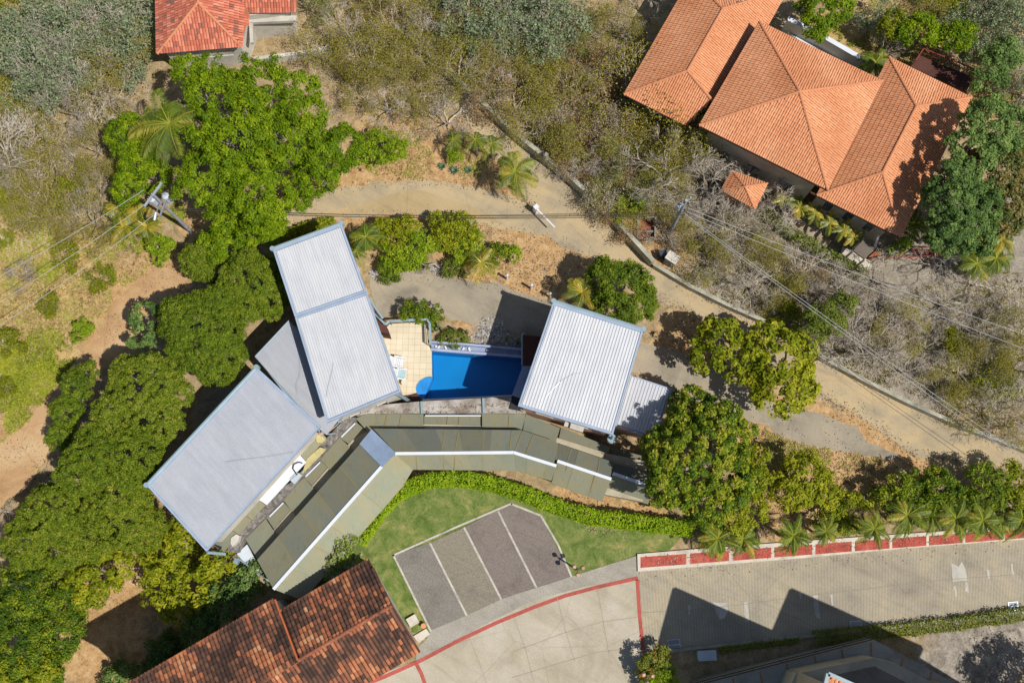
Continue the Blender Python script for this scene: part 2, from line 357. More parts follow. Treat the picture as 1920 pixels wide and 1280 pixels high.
def sheet(name, pts, mat, z=.0, jit=0, step=.6, kind='structure', parent=None, label=None, cat=None, group=None):
    w_ = [P(a, b, z) for a, b in pts]; out = []
    for i, p in enumerate(w_):
        q = w_[(i + 1) % len(w_)]; n = max(1, int((q - p).length / step)) if jit else 1
        for k in range(n):
            v = p.lerp(q, k / n)
            if jit:
                o = noise.noise_vector(Vector((v.x * .7, v.y * .7, 3.3))) * jit + noise.noise_vector(Vector((v.x * 2.7, v.y * 2.7, 9))) * jit * .5
                v = v + Vector((o.x, o.y, 0))
            out.append(v)
    m = MB(); m.ngon(out); o = m.build(name, mat, parent)
    return tag(o, label, cat, group, kind)
def road_mat(name, cols, joints=None, fine=.2, rib=None, sc_=.35):
    m, nt, b = newmat(name); v = pos(nt)
    c = ramp(nt, nz(nt, v, sc_, 7, .68, .5), cols)
    g = ramp(nt, nz(nt, v, 11, 5, .75), [(.25, (1 - fine,) * 3 + (1,)), (.75, (1 + fine * .6,) * 3 + (1,))]); c = mix(nt, 1, c, g, 'MULTIPLY')
    st = ramp(nt, nz(nt, pos(nt, R(-28), .14, 1.6), 1.0, 6, .7), [(.3, (.86, .83, .78, 1)), (.5, (1, 1, 1, 1)), (.7, (1.08, 1.03, .94, 1))]); c = mix(nt, .8, c, st, 'MULTIPLY')
    # wandering cracks
    vo = nt.nodes.new('ShaderNodeTexVoronoi'); vo.feature = 'DISTANCE_TO_EDGE'; vo.inputs['Scale'].default_value = .22
    vv = nt.nodes.new('ShaderNodeMixRGB'); vv.inputs[0].default_value = .12
    nn = nt.nodes.new('ShaderNodeTexNoise'); nn.inputs['Scale'].default_value = 1.2; nt.links.new(v, nn.inputs['Vector'])
    nt.links.new(v, vv.inputs[1]); nt.links.new(nn.outputs['Color'], vv.inputs[2]); nt.links.new(vv.outputs[0], vo.inputs['Vector'])
    ck = ramp(nt, vo.outputs['Distance'], [(0, (.8, .79, .76, 1)), (.003, (.93, .92, .91, 1)), (.006, (1, 1, 1, 1))]); c = mix(nt, 1, c, ck, 'MULTIPLY')
    h = nz(nt, v, 14, 4, .7)
    if rib:
        wv = nt.nodes.new('ShaderNodeTexWave'); wv.inputs['Scale'].default_value = rib[1]; wv.inputs['Distortion'].default_value = 1.2; wv.inputs['Detail'].default_value = 2
        wv.inputs['Detail Scale'].default_value = 2; nt.links.new(pos(nt, rib[0]), wv.inputs['Vector'])
        rr = ramp(nt, wv.outputs['Fac'], [(.1, (.66, .66, .66, 1)), (.6, (1.1, 1.1, 1.1, 1))]); c = mix(nt, 1, c, rr, 'MULTIPLY')
    nt.links.new(c, b.inputs['Base Color']); b.inputs['Roughness'].default_value = .92; b.inputs['Specular IOR Level'].default_value = .15
    bump(nt, b, h, .3, .03); return m
M['drive'] = road_mat('tan_concrete', [(.26, A(150, 138, 116)), (.42, A(180, 165, 138)), (.55, A(200, 180, 144)), (.7, A(212, 184, 138))], sc_=.25)
M['drive2'] = road_mat('grey_tan_concrete', [(.28, A(134, 126, 112)), (.5, A(170, 160, 142)), (.7, A(190, 176, 152))])
M['dirtroad'] = road_mat('dirt_track', [(.28, A(178, 138, 98)), (.5, A(204, 166, 122)), (.7, A(220, 188, 144))], fine=.3)
M['court'] = road_mat('pale_concrete', [(.28, A(172, 161, 140)), (.5, A(196, 186, 166)), (.7, A(208, 200, 184))], sc_=.3)
M['apron'] = road_mat('aggregate_concrete', [(.3, A(158, 152, 138)), (.5, A(178, 172, 160)), (.7, A(190, 184, 172))], fine=.4)
M['street'] = road_mat('ribbed_concrete', [(.28, A(160, 152, 138)), (.5, A(184, 174, 154)), (.7, A(202, 188, 160))], rib=(R(-4), 3.2), fine=.25)
M['bay'] = road_mat('bay_asphalt', [(.3, A(104, 98, 98)), (.5, A(126, 117, 116)), (.66, A(138, 130, 124)), (.78, A(160, 142, 110))], fine=.45, sc_=.4)
M['paint'] = surf('white_line_paint', A(206, 200, 186), A(160, 156, 144), None, 1.5, 8, .2)
M['redpaint'] = surf('red_line_paint', A(190, 96, 86), A(160, 90, 78), None, 1.5, 8, .2)
M['kerb'] = surf('pale_kerb', A(222, 212, 196), A(190, 180, 164), None, 1, 8, .12)
M['redtile'] = surf('red_paving', A(196, 92, 78), A(146, 78, 66), A(212, 120, 104), 1.1, 11, .55)
M['patch'] = surf('pale_patch', A(200, 196, 186), None, None, 1, 8, .15)

# roads ---------------------------------------------------------------
upper = [(520, 402), (560, 380), (620, 356), (700, 341), (770, 337), (860, 345), (930, 362), (985, 384), (1000, 392), (960, 330), (915, 275), (880, 235), (800, 140), (770, 95),
         (800, 85), (880, 170), (945, 235), (990, 275), (1025, 305), (1072, 345), (1140, 410), (1222, 498), (1300, 545), (1365, 578), (1430, 606), (1545, 678), (1620, 715), (1700, 755), (1800, 800), (1935, 850),
         (1935, 895), (1860, 872), (1790, 862), (1720, 852), (1680, 832), (1640, 800), (1585, 765), (1545, 738), (1480, 700), (1400, 665), (1300, 590), (1240, 562), (1180, 520), (1100, 480), (1010, 440), (920, 425), (800, 402), (700, 404), (600, 418), (525, 432)]
sheet('driveway', upper, M['drive'], .004, .35)
sheet('driveway', [(690, 515), (760, 511), (850, 519), (930, 533), (1000, 553), (1045, 570), (1110, 600), (1200, 640), (1262, 655), (1330, 690), (1460, 757), (1530, 772), (1610, 800), (1622, 830), (1684, 850), (1680, 862), (1610, 852),
       (1500, 833), (1420, 795), (1340, 772), (1262, 732), (1190, 702), (1040, 640), (985, 628), (920, 612), (880, 606), (845, 600), (830, 580), (800, 570), (740, 590), (715, 600), (700, 560)], M['drive2'], .008, .25)
sheet('dirt_track', [(310, 500), (350, 520), (340, 560), (300, 590), (240, 640), (190, 700), (130, 790), (90, 850), (60, 900), (-10, 960), (-10, 830), (50, 780), (90, 730), (130, 690), (190, 620), (215, 560), (260, 520)], M['dirtroad'], .004, .5)
sheet('driveway', [(780, 355), (756, 358), (640, 392), (540, 420), (640, 405), (800, 400), (940, 418), (880, 385)], road_mat('tan_concrete_slab', [(.3, A(176, 156, 120)), (.7, A(204, 180, 138))], fine=.15), .008, .1)
sheet('street', [(1192, 1050), (1560, 1025), (1930, 995), (1930, 1144), (1700, 1168), (1480, 1193), (1206, 1224)], M['street'], .004)
sheet('court', [(1192, 1085), (1206, 1226), (1195, 1290), (640, 1290), (780, 1238), (900, 1175), (1000, 1125), (1100, 1098)], M['court'], .012)
sheet('apron', [(808, 1181), (870, 1153), (940, 1122), (1072, 1080), (1150, 1055), (1193, 1042), (1196, 1086), (1100, 1100), (1000, 1128), (900, 1178), (780, 1241), (780, 1215), (798, 1200)], M['apron'], .008)
def stripe(pts, w_, mat, z, name='painted_stripe', label=None, cat=None):
    pt = [P(a, b, z) for a, b in pts]; m = MB(); L, Rr = [], []
    for i, p in enumerate(pt):
        d = pt[min(len(pt) - 1, i + 1)] - pt[max(0, i - 1)]; n = Vector((-d.y, d.x, 0)).normalized() * w_ / 2; L.append(p + n); Rr.append(p - n)
    for i in range(len(pt) - 1): m.poly([Rr[i], Rr[i + 1], L[i + 1], L[i]])
    return tag(m.build(name, mat), label, cat, None, 'structure')
arc = [(640, 1300), (720, 1268), (790, 1237), (860, 1200), (930, 1167), (1000, 1138), (1060, 1116), (1120, 1100), (1196, 1083)]
stripe(arc, .24, M['redpaint'], .018, 'red_line_marking')
stripe([(1195, 1086), (1199, 1150), (1206, 1222)], .24, M['redpaint'], .018, 'red_line_marking')
stripe([(780, 1243), (790, 1262), (800, 1290)], .24, M['redpaint'], .0175, 'red_line_marking')
jm = flat('joint_dark', A(168, 160, 142), .9)
for j in ([(960, 1222), (1060, 1185), (1130, 1165), (1197, 1156)], [(960, 1270), (1040, 1245), (1120, 1222), (1190, 1214)], [(1045, 1120), (1060, 1180), (1078, 1240)], [(1120, 1102), (1132, 1170), (1142, 1225)], [(965, 1160), (985, 1215), (1003, 1285)], [(880, 1195), (900, 1245), (915, 1290)], [(1205, 1148), (1300, 1143), (1400, 1132), (1500, 1118), (1640, 1102), (1780, 1086), (1920, 1076)]):
    stripe(j, .035, jm, .0225, 'joint_line_marking')
# worn paint patches on the street
for q in ([(1336, 1128), (1345, 1130), (1362, 1128), (1364, 1145), (1358, 1158), (1350, 1160), (1343, 1150)], [(1394, 1129), (1401, 1128), (1405, 1160), (1404, 1167), (1398, 1164)], [(1290, 1134), (1295, 1135), (1295, 1150), (1291, 1152)], [(1524, 1116), (1533, 1115), (1538, 1160), (1530, 1156), (1526, 1140)],
          [(1557, 1114), (1561, 1114), (1563, 1133), (1560, 1134)], [(1783, 1055), (1797, 1062), (1803, 1052), (1810, 1068), (1814, 1088), (1808, 1088), (1802, 1088), (1786, 1090)], [(1809, 1090), (1814, 1090), (1816, 1110), (1810, 1108)], [(1788, 1098), (1791, 1097), (1794, 1117), (1791, 1118)],
          [(1850, 1066), (1855, 1068), (1856, 1084), (1852, 1085)], [(1895, 1056), (1899, 1056), (1902, 1079), (1899, 1080)], [(1897, 1128), (1900, 1128), (1900, 1130), (1897, 1130)], [(1498, 1110), (1502, 1112), (1503, 1122), (1500, 1122)]):
    sheet('worn_line_marking', q, M['patch'], .0085, .03, .2)
# parking bays
bays = [(738, 1040), (850, 990), (958, 944), (1013, 966), (1072, 1080), (1006, 1100), (940, 1123), (875, 1153), (808, 1181)]
def baym(n, a, b_, c): return road_mat(n, [(.26, a), (.48, b_), (.64, b_), (.78, c)], fine=.5, sc_=.45)
BM = [baym('gravel_bay', A(126, 122, 116), A(148, 142, 134), A(180, 162, 126)), baym('worn_bay', A(130, 127, 118), A(154, 146, 130), A(190, 164, 116)), baym('dark_bay', A(122, 112, 107), A(144, 133, 126), A(154, 142, 130))]
for i, q in enumerate(([(738, 1040), (806, 1017), (875, 1153), (808, 1181)], [(806, 1017), (870, 988), (940, 1123), (875, 1153)], [(870, 988), (934, 955), (1006, 1100), (940, 1123)], [(934, 955), (958, 944), (1013, 966), (1072, 1080), (1006, 1100)])):
    sheet('parking_bay', q, BM[min(i, 2)], .016)
for a in ([(736, 1041), (850, 990), (960, 943)], [(737, 1039), (808, 1183)], [(806, 1017), (875, 1153)], [(870, 988), (940, 1123)], [(934, 958), (1006, 1101)], [(1014, 966), (1046, 1020), (1072, 1081)], [(958, 944), (1014, 966)]):
    stripe(a, .13, M['paint'], .024, 'bay_line_marking')

# paved sidewalk ---------------------------------------------------------
kb = MB(); top = [P(*p, .13) for p in ((1195, 1038), (1300, 1029), (1500, 1014), (1700, 1000), (1925, 984), (1925, 1010), (1700, 1027), (1500, 1046), (1300, 1062), (1196, 1071))]
kb.to(top, -.02); tag(kb.build('sidewalk', M['kerb']), kind='structure')
for (x0, x1) in ((1201, 1287), (1294, 1367), (1375, 1446), (1452, 1523), (1529, 1597), (1603, 1668), (1673, 1737), (1742, 1805), (1810, 1878), (1884, 1935)):
    f = lambda x, a: 1044 + (x - 1200) * -.0738 if a else 1064 + (x - 1200) * -.0775
    sheet('red_paving', [(x0, f(x0, 1)), (x1, f(x1, 1)), (x1, f(x1, 0)), (x0, f(x0, 0))], M['redtile'], .137)
kb = MB(); kb.path([P(*p) for p in ((1207, 1226), (1290, 1215), (1470, 1196), (1700, 1171), (1930, 1146))], .2, -.02, .14); tag(kb.build('kerb', M['wallc']), kind='structure')

# ------------------------------------------------------------------ roofs
def corr_roof(root, corners, pitch, mat, amp=.045, fascia=(0, 1, 2, 3), fw=.2, th=.22, gutters=(), fm='fascia'):
    """corners = a,b,c,d with ribs running from edge ab to edge dc; each (px,py,z)"""
    a, b, c, d = [P(*q) for q in corners]
    ctr = (a + b + c + d) / 4
    ins = [p + (ctr - p).normalized() * fw * 1.2 for p in (a, b, c, d)]
    ia, ib, ic, id_ = ins; m = MB(); n = max(4, int((ib - ia).length / pitch)); prof = [(0, 0), (.3, 0), (.42, 1), (.58, 1), (.7, 0)]
    us = []
    for k in range(n):
        for (u, h) in prof: us.append(((k + u) / n, h))
    us.append((1, 0)); base = len(m.v); rows = 3
    for r in range(rows + 1):
        v = r / rows
        for (u, h) in us:
            p = ia.lerp(ib, u).lerp(id_.lerp(ic, u), v) + Vector((0, 0, .05 + h * amp)); m.v.append(tuple(p))
    W = len(us)
    for r in range(rows):
        for k in range(W - 1):
            i = r * W + k; q = (i, i + W, i + W + 1, i + 1); m.f.append(q); m.t.append(.5)
    ro = m.build('roof', mat, root)
    # faces point up
    s = MB(); s.prism([p - Vector((0, 0, .01)) for p in (a, b, c, d)], th); s.build('roof_slab', M[fm], ro)
    E = [(a, b), (b, c), (c, d), (d, a)]
    up = Vector((0, 0, .06)); fb = MB()
    for i in fascia:
        p, q = E[i]; dirn = (q - p).normalized(); nn = Vector((-dirn.y, dirn.x, 0))
        if nn.dot(ctr - p) < 0: nn = -nn
        fb.bar(p + up + nn * fw * .3, q + up + nn * fw * .3, fw * .62, .09)
    if fascia: fb.build('fascia', M['fascia'], ro)
    for i in gutters:
        p, q = E[i]; g = MB(); o = Vector((0, 0, -.02)); dirn = (q - p).normalized(); nn = Vector((-dirn.y, dirn.x, 0))
        if nn.dot(ctr - p) > 0: nn = -nn
        g.tube(p + o + nn * .1, q + o + nn * .1, .13, n=8); 
        for e in (p, q): g.tube(e + nn * .1 + Vector((0, 0, -.35)), e + nn * .1 + Vector((0, 0, .1)), .17, n=8)
        g.build('gutter', M['gutter'], ro)
    return ro
def walls(root, corners, z0, drop, mat, inset=.12, name='wall'):
    w_ = [P(*q) for q in corners]; ctr = sum(w_, Vector()) / len(w_)
    m = MB(); tp = [p + (ctr - p) * inset - Vector((0, 0, drop)) for p in w_]; m.to(tp, z0)
    return m.build(name, mat, root), tp
def window(root, p, q, z0, z1, f0, f1, name='window', parts=True):
    """window on the vertical wall p->q between fractions f0,f1; outward side is to the right of p->q"""
    p = Vector((p.x, p.y, 0)); q = Vector((q.x, q.y, 0)); d = (q - p); a = p + d * f0; b = p + d * f1; n = Vector((d.y, -d.x, 0)).normalized()
    fr = MB(); up = lambda v, z: Vector((v.x, v.y, z))
    e = .06; dn = d.normalized() * e
    for (c, dd, za, zb) in ((a, a + dn, z0, z1), (b - dn, b, z0, z1), (a, b, z0 - .0, z0 + e), (a, b, z1 - e, z1)):
        fr.prism([up(c, zb) - n * .01, up(dd, zb) - n * .01, up(dd, zb) + n * .05, up(c, zb) + n * .05], zb - za)
    o = fr.build(name, M['whitewall'], root)
    g = MB(); g.poly([up(a + dn, z0 + e) + n * .012, up(b - dn, z0 + e) + n * .012, up(b - dn, z1 - e) + n * .012, up(a + dn, z1 - e) + n * .012]); g.build('pane', M['glass'], o)

def ang(p, q):
    a = P(*p[:2]); b = P(*q[:2]); return math.atan2((b - a).y, (b - a).x)
# main house -----------------------------------------------------------
mh = empty('modern_house', P(560, 720), 'modern house with three staggered white corrugated metal wings west of the pool', 'house')
R1 = [(512, 469, 6.1), (641, 421, 6.1), (687, 547, 5.8), (553, 594, 5.8)]
R2 = [(553, 594, 5.5), (688, 548, 5.5), (752, 734, 5.3), (613, 792, 5.3)]
R3 = [(542, 602, 3.9), (596, 600, 3.9), (640, 812, 3.7), (478, 668, 3.9)]
R4 = [(483, 690, 5.3), (277, 911, 5.3), (387, 1033, 5.0), (601, 799, 5.0)]
m12 = metal_roof('white_corrugated_sheet', A(222, 223, 226), ang((553, 594), (613, 792)) - R(90))
m4 = metal_roof('pale_corrugated_sheet', A(196, 199, 206), ang((277, 911), (387, 1033)) - R(90))
m3 = metal_roof('dull_corrugated_sheet', A(192, 195, 202), ang((483, 668), (596, 799)) - R(90), .18)
corr_roof(mh, R1, .155, m12, .03, gutters=(0,))
corr_roof(mh, R2, .155, m12, .03, gutters=())
corr_roof(mh, [R4[0], R4[1], R4[2], R4[3]], .11, m4, .02, gutters=(0,))
# low connecting roof between the wings
r3 = MB(); cs = [P(479, 668, 3.9), P(542, 601, 3.9), P(575, 640, 3.8), P(640, 780, 3.6), P(612, 815, 3.6), P(560, 770, 3.7)]
s3 = MB(); s3.prism(cs, .15); o3 = s3.build('roof', m3, mh)
d = (P(542, 601, 3.9) - P(479, 668, 3.9)); n_ = int(d.length / .12); run = (P(600, 800, 3.6) - P(479, 668, 3.9)); rb = MB()
for k in range(n_ + 14):
    a = P(479, 668, 3.9) + d * (k / n_); 
    t1 = 1.0
    pts = []
    for t in np.linspace(0, 1.25, 60):
        q = a + run * t
        if inpoly(q.x, q.y, cs): pts.append(q)
    if len(pts) > 2: rb.bar(pts[0] + Vector((0, 0, .045)), pts[-1] + Vector((0, 0, .045)), .05, .04)
rb.build('roof_rib', m3, o3)['kind'] = 'stuff'
g = MB(); g.tube(cs[0], cs[1], .06); g.tube(cs[0], P(600, 808, 3.6), .05); g.build('gutter', M['gutter'], o3)
for rr, z0 in ((R1, 0), (R2, 0), (R4, -2.0)):
    o, tp = walls(mh, rr, z0 - .1, .25, M['whitewall'], .1)
    for i in range(4):
        p, q = tp[i], tp[(i + 1) % 4]
        if (q - p).cross(sum(tp, Vector()) / 4 - p).z > 0: pass
        else: p, q = q, p
        for k in range(2): window(o, p, q, 1.0 + 2.6 * 0, 2.3, .18 + .42 * k, .36 + .42 * k)
w3, _ = walls(mh, [(479, 668, 3.9), (542, 601, 3.9), (620, 640, 3.9), (640, 790, 3.7), (560, 765, 3.7)], -.1, .2, M['whitewall'], .06)
# diagonal brown terrace under the north-east corner of the south wing, with its pipe rail
q = MB(); q.to([P(*p, 2.2) for p in ((700, 575), (722, 607), (728, 625), (712, 622))], -.1); q.build('side_terrace', M['wood'], mh)
q = MB(); q.tube(P(686, 552, 3.4), P(718, 597, 3.0), .08); q.tube(P(690, 575, 2.6), P(722, 608, 2.5), .07); q.tube(P(722, 608, 2.5), P(728, 602, 2.5), .07); q.build('handrail', M['gutter'], mh)
# gutter pipe and downpipe sticking out at the roof corners
q = MB(); q.tube(P(388, 1035, 4.5), P(422, 1038, 3.4), .1); q.build('downpipe', M['gutter'], mh)
q = MB(); q.tube(P(745, 738, 4.9), P(768, 752, .6), .12); q.build('downpipe', M['gutter'], mh)
# service strip between house and shed
sv = MB(); sv.prism([P(*p, 2.5) for p in ((483, 935), (500, 946), (574, 866), (560, 850))], .12); sv.build('white_strip_roof', M['whitecap'], mh)
sv = MB()
for i, pl in enumerate((((400, 1020), (430, 990), (448, 1003), (420, 1034)), ((430.5, 989.5), (456, 962), (472, 975), (448.5, 1002.5)), ((456.5, 961.5), (482, 935), (498, 946), (472.5, 974.5)), ((561, 849), (600, 808), (612, 820), (574, 865)))):
    sv = MB(); sv.prism([P(*p, 2.4) for p in pl], .1, .5 + .12 * i); sv.build('olive_strip_roof', M['olivep'], mh)
sv = MB(); sv.prism([P(*p, 2.45) for p in ((566, 889), (575, 860), (600, 838), (612, 842))], .1); sv.prism([P(*p, 2.5) for p in ((592, 822), (600, 812), (611, 823), (604, 830), (594, 829))], .12); sv.build('yellow_slab', surf('yellowed_concrete', A(206, 194, 138), None, None, 1, 6, .2), mh)
sv = MB(); sv.prism([P(*p, 2.62) for p in ((544, 900), (560, 886), (566, 890), (552, 907))], .3); sv.prism([P(*p, 2.56) for p in ((543, 897), (556, 884), (558, 887), (546, 900))], .1); sv.build('roof_box', M['transf'], mh)
sv = MB(); pts = [P(*p, 2.64) for p in ((557, 890), (549, 878), (551, 870), (560, 866), (567, 868))]
for i in range(4): sv.tube(pts[i], pts[i + 1], .035, n=6)
sv.build('service_cable', M['black'], mh)
jn = MB()
for k, (a, b) in enumerate((((598, 803), (610, 790)), ((606, 806), (640, 790)), ((612, 814), (628, 812)), ((600, 812), (618, 798)), ((628, 800), (645, 782)), ((596, 806), (606, 818)))): jn.tube(P(*a, 3.3), P(*b, 2.9), .04, n=6)
jn.build('service_pipe', M['gutter'], mh)
jb = MB()
for (a, b, s_) in ((620, 800, .5), (608, 797, .3), (603, 812, .3)): jb.box(P(a, b, 2.95), s_, s_ * .7, .35, R(40))
jb.build('pipe_box', M['salmon'], mh)
for pl in ([(420, 778), (0, 0)],): pass
def wire(pts, z, r=.007): 
    m = MB()
    for i in range(len(pts) - 1): m.tube(P(*pts[i], z), P(*pts[i + 1], z), r, n=5)
    return m
cab = wire([(423, 866), (450, 862), (490, 858), (530, 852), (552, 848)], 5.32); cab.build('roof_cable', M['steel'], mh)
cab = wire([(557, 640), (562, 665), (563, 700), (556, 722), (558, 740)], 3.97); cab.build('roof_cable', M['steel'], mh)
cab = wire([(625, 680), (622, 700), (615, 725), (612, 745)], 5.52); cab.build('roof_cable', M['steel'], mh)

# pavilion ---------------------------------------------------------------
pv = empty('pool_pavilion', P(1080, 700), 'detached white corrugated pavilion east of the blue pool', 'building')
R5 = [(1037, 567, 5.7), (1206, 620, 5.7), (1149, 815, 5.4), (971, 761, 5.4)]
m5 = metal_roof('bright_corrugated_sheet', A(230, 231, 234), ang((1037, 567), (971, 761)) - R(90))
corr_roof(pv, R5, .195, m5, gutters=(0,))
o, tp = walls(pv, R5, -.1, .25, M['salmon'], .09)
for i in range(4):
    p, q = tp[i], tp[(i + 1) % 4]
    if (q - p).cross(sum(tp, Vector()) / 4 - p).z < 0: p, q = q, p
    for k in range(2): window(o, p, q, 2.6, 4.2, .15 + .42 * k, .4 + .42 * k)
R6 = [(1180, 702, 3.3), (1261, 729, 3.3), (1228, 822, 3.1), (1152, 797, 3.1)]
m6 = metal_roof('side_corrugated_sheet', A(216, 218, 223), ang((1184, 704), (1152, 797)) - R(90))
corr_roof(pv, R6, .2, m6, fascia=(1,), fw=.12)
walls(pv, R6, -.1, .22, M['salmon'], .06)
q = MB(); q.prism([P(*p) for p in ((980, 686, 3.9), (1000, 686, 3.9), (980, 747, 3.7), (960, 740, 3.7))], .12); q.build('side_roof', M['bluep'], pv)
q = MB(); q.prism([P(*p, 2.0) for p in ((961, 741), (976, 746), (976, 770), (955, 766))], .1); q.build('landing', M['black'], pv)
q = MB(); q.to([P(*p, .9) for p in ((980, 628), (1030, 632), (1012, 690), (981, 686))], -.1); q.build('dark_deck', M['wood'], pv)
q = MB(); a, b = P(979, 626, 1.9), P(979, 684, 1.9); q.tube(a, b, .05); q.tube(a, P(984, 625, 1.9), .05)
for e in (a, b): q.tube(e, Vector((e.x, e.y, 0)), .04)
q.build('white_rail', M['gutter'], pv)
q = MB(); q.tube(P(952, 762, 1.6), P(970, 776, 1.4), .12); q.build('downpipe', M['gutter'], pv)
q = MB(); e = P(1146, 824, 2.4); q.tube(e, e + Vector((0, 0, .6)), .3, n=14); q.tube(P(1149, 815, 5.2), e, .08); q.build('rain_barrel', M['gutter'], pv)
cab = wire([(1025, 742), (1050, 715), (1075, 700), (1090, 700)], 5.62); cab.build('roof_cable', M['steel'], pv)
q = MB(); q.box(P(1082, 800, 2.6), .9, .5, .5, R(-17)); q.box(P(1066, 794, 2.5), .5, .5, .3, R(-17)); q.build('air_unit', M['whitewall'], pv)

# long shed with sheet roof ------------------------------------------------
sh = empty('long_shed', P(760, 840), 'long bent garage block under olive sheet roofing and white ridge caps', 'building')
ZR, ZN, ZE, ZS = 2.5, 2.25, 1.7, 1.5     # ridge, upper slope edge, lower eave, sunken strip
def panels(quads, name='roof_panel'):
    for i, (pl, t) in enumerate(quads):
        m = MB(); m.prism([P(*p) for p in pl], .09, t); m.build(name, M['olivep'], sh)
def split(a, b, c, d, cuts):               # quad a-b (top edge) d-c (bottom edge), cut across at fractions; hairline laps
    a, b, c, d = [Vector(q) for q in (a, b, c, d)]; out = []
    for i in range(len(cuts) - 1):
        u, v = cuts[i], cuts[i + 1]; dz = Vector((0, 0, .02 * (i % 2)))
        out.append(([a.lerp(b, u) + dz, a.lerp(b, v) + dz, d.lerp(c, v) + dz, d.lerp(c, u) + dz]))
    return out
def vz(p, z): return (p[0], p[1], z)
tt = [.12, .0, .22, .08, .3, .15, .05, .18]  # dark tints paint the shaded look onto the upper slopes
Q = []
for i, q in enumerate(split(vz((482, 1049), ZN), vz((676, 831), ZN), vz((716, 873), ZR), vz((513, 1104), ZR), [0, .2, .42, .58, .8, 1])): Q.append((q, [.32, .2, .25, .12, .18][i]))
for i, q in enumerate(split(vz((700, 803), ZN), vz((978, 806), ZN), vz((963, 847), ZR), vz((741, 848), ZR), [0, .2, .42, .58, .8, 1])): Q.append((q, tt[i]))
Q.append(([vz((978, 806), ZN), vz((1042, 827), ZN), vz((1048, 833), ZN), vz((1038, 871), ZR), vz((963, 847), ZR)], .2))
for i, q in enumerate(split(vz((1049, 832), ZN - .25), vz((1150, 866), ZN - .25), vz((1144, 897), ZR - .25), vz((1040, 861), ZR - .25), [0, .35, .72, 1])): Q.append((q, tt[i + 1]))
for i, q in enumerate(split(vz((1151, 868), ZN - .5), vz((1226, 888), ZN - .5), vz((1222, 912), ZR - .5), vz((1146, 886), ZR - .5), [0, .5, 1])): Q.append((q, tt[i + 3]))
# lower slopes toward the sun: paler tints paint the sunlight in
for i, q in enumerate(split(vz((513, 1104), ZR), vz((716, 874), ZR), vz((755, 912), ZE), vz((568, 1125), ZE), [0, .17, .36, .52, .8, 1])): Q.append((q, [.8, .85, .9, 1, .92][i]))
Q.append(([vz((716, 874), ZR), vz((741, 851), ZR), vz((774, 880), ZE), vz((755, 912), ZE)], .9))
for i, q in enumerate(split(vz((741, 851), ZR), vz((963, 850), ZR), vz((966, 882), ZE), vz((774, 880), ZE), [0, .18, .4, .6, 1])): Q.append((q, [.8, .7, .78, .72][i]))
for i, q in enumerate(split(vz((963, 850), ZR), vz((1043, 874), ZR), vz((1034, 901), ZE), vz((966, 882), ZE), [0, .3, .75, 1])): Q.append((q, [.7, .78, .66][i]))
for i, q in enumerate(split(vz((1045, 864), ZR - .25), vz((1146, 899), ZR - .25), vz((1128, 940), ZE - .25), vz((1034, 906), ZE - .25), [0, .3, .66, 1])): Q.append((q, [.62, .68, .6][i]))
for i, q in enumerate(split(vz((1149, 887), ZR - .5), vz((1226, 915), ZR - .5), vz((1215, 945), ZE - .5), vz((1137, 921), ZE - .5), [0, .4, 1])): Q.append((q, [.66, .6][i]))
# sunken strip behind, in alternating panels
U = [([(460, 1010), (498, 972), (521, 1006), (484, 1050)], 0), ([(500, 971), (531, 940), (556, 966), (522, 1004)], 1), ([(531, 937), (570, 895), (597, 925), (556, 968)], 0), ([(571, 896), (601, 862), (627, 888), (598, 923)], 1),
     ([(598, 858), (637, 820), (667, 848), (626, 888)], 0), ([(638, 821), (667, 790), (692, 812), (668, 842)], 1), ([(667, 784), (686, 776), (703, 812), (692, 812)], 0),
     ([(686, 776), (794, 776), (794, 812), (703, 812)], 0), ([(795, 779), (903, 779), (903, 812), (795, 812)], 1), ([(904, 775), (985, 776), (980, 812), (904, 812)], 0)]
for pl, rec in U: Q.append(([vz(p, ZS - .22 * rec) for p in pl], .5 if not rec else .46))
for pl, z, t in (([(986, 776), (1050, 802), (1042, 830), (978, 809)], ZS, .4), ([(1052, 801), (1144, 838), (1138, 864), (1046, 832)], ZS - .3, .36), ([(1146, 838), (1232, 862), (1226, 892), (1146, 868)], ZS - .6, .3)):
    Q.append(([vz(p, z) for p in pl], t))
panels(Q)
m = MB(); m.prism([P(697, 804, 2.36), P(742, 849, 2.66), P(716, 875, 2.66), P(674, 832, 2.36)], .06); m.build('blue_roof_panel', M['bluep'], sh)
for pts in ([(513, 1104, ZR), (716, 874, ZR)], [(741, 850, ZR), (963, 848, ZR), (1043, 873, ZR)], [(1045, 864, ZR - .25), (1146, 898, ZR - .25)], [(1149, 887, ZR - .5), (1222, 912, ZR - .5)]):
    for i in range(len(pts) - 1):
        m = MB(); m.bar(P(*pts[i]) + Vector((0, 0, .07)), P(*pts[i + 1]) + Vector((0, 0, .07)), .2, .08); m.build('ridge_cap', M['whitecap'], sh)
m = MB()
for a, b, z in (((505, 968), (531, 942), ZS), ((573, 893), (600, 866), ZS), ((640, 819), (666, 793), ZS), ((797, 779), (902, 779), ZS)):
    m = MB(); m.bar(P(*a, z + .02), P(*b, z + .02), .08, .1); m.build('sill_flashing', M['whitecap'], sh)
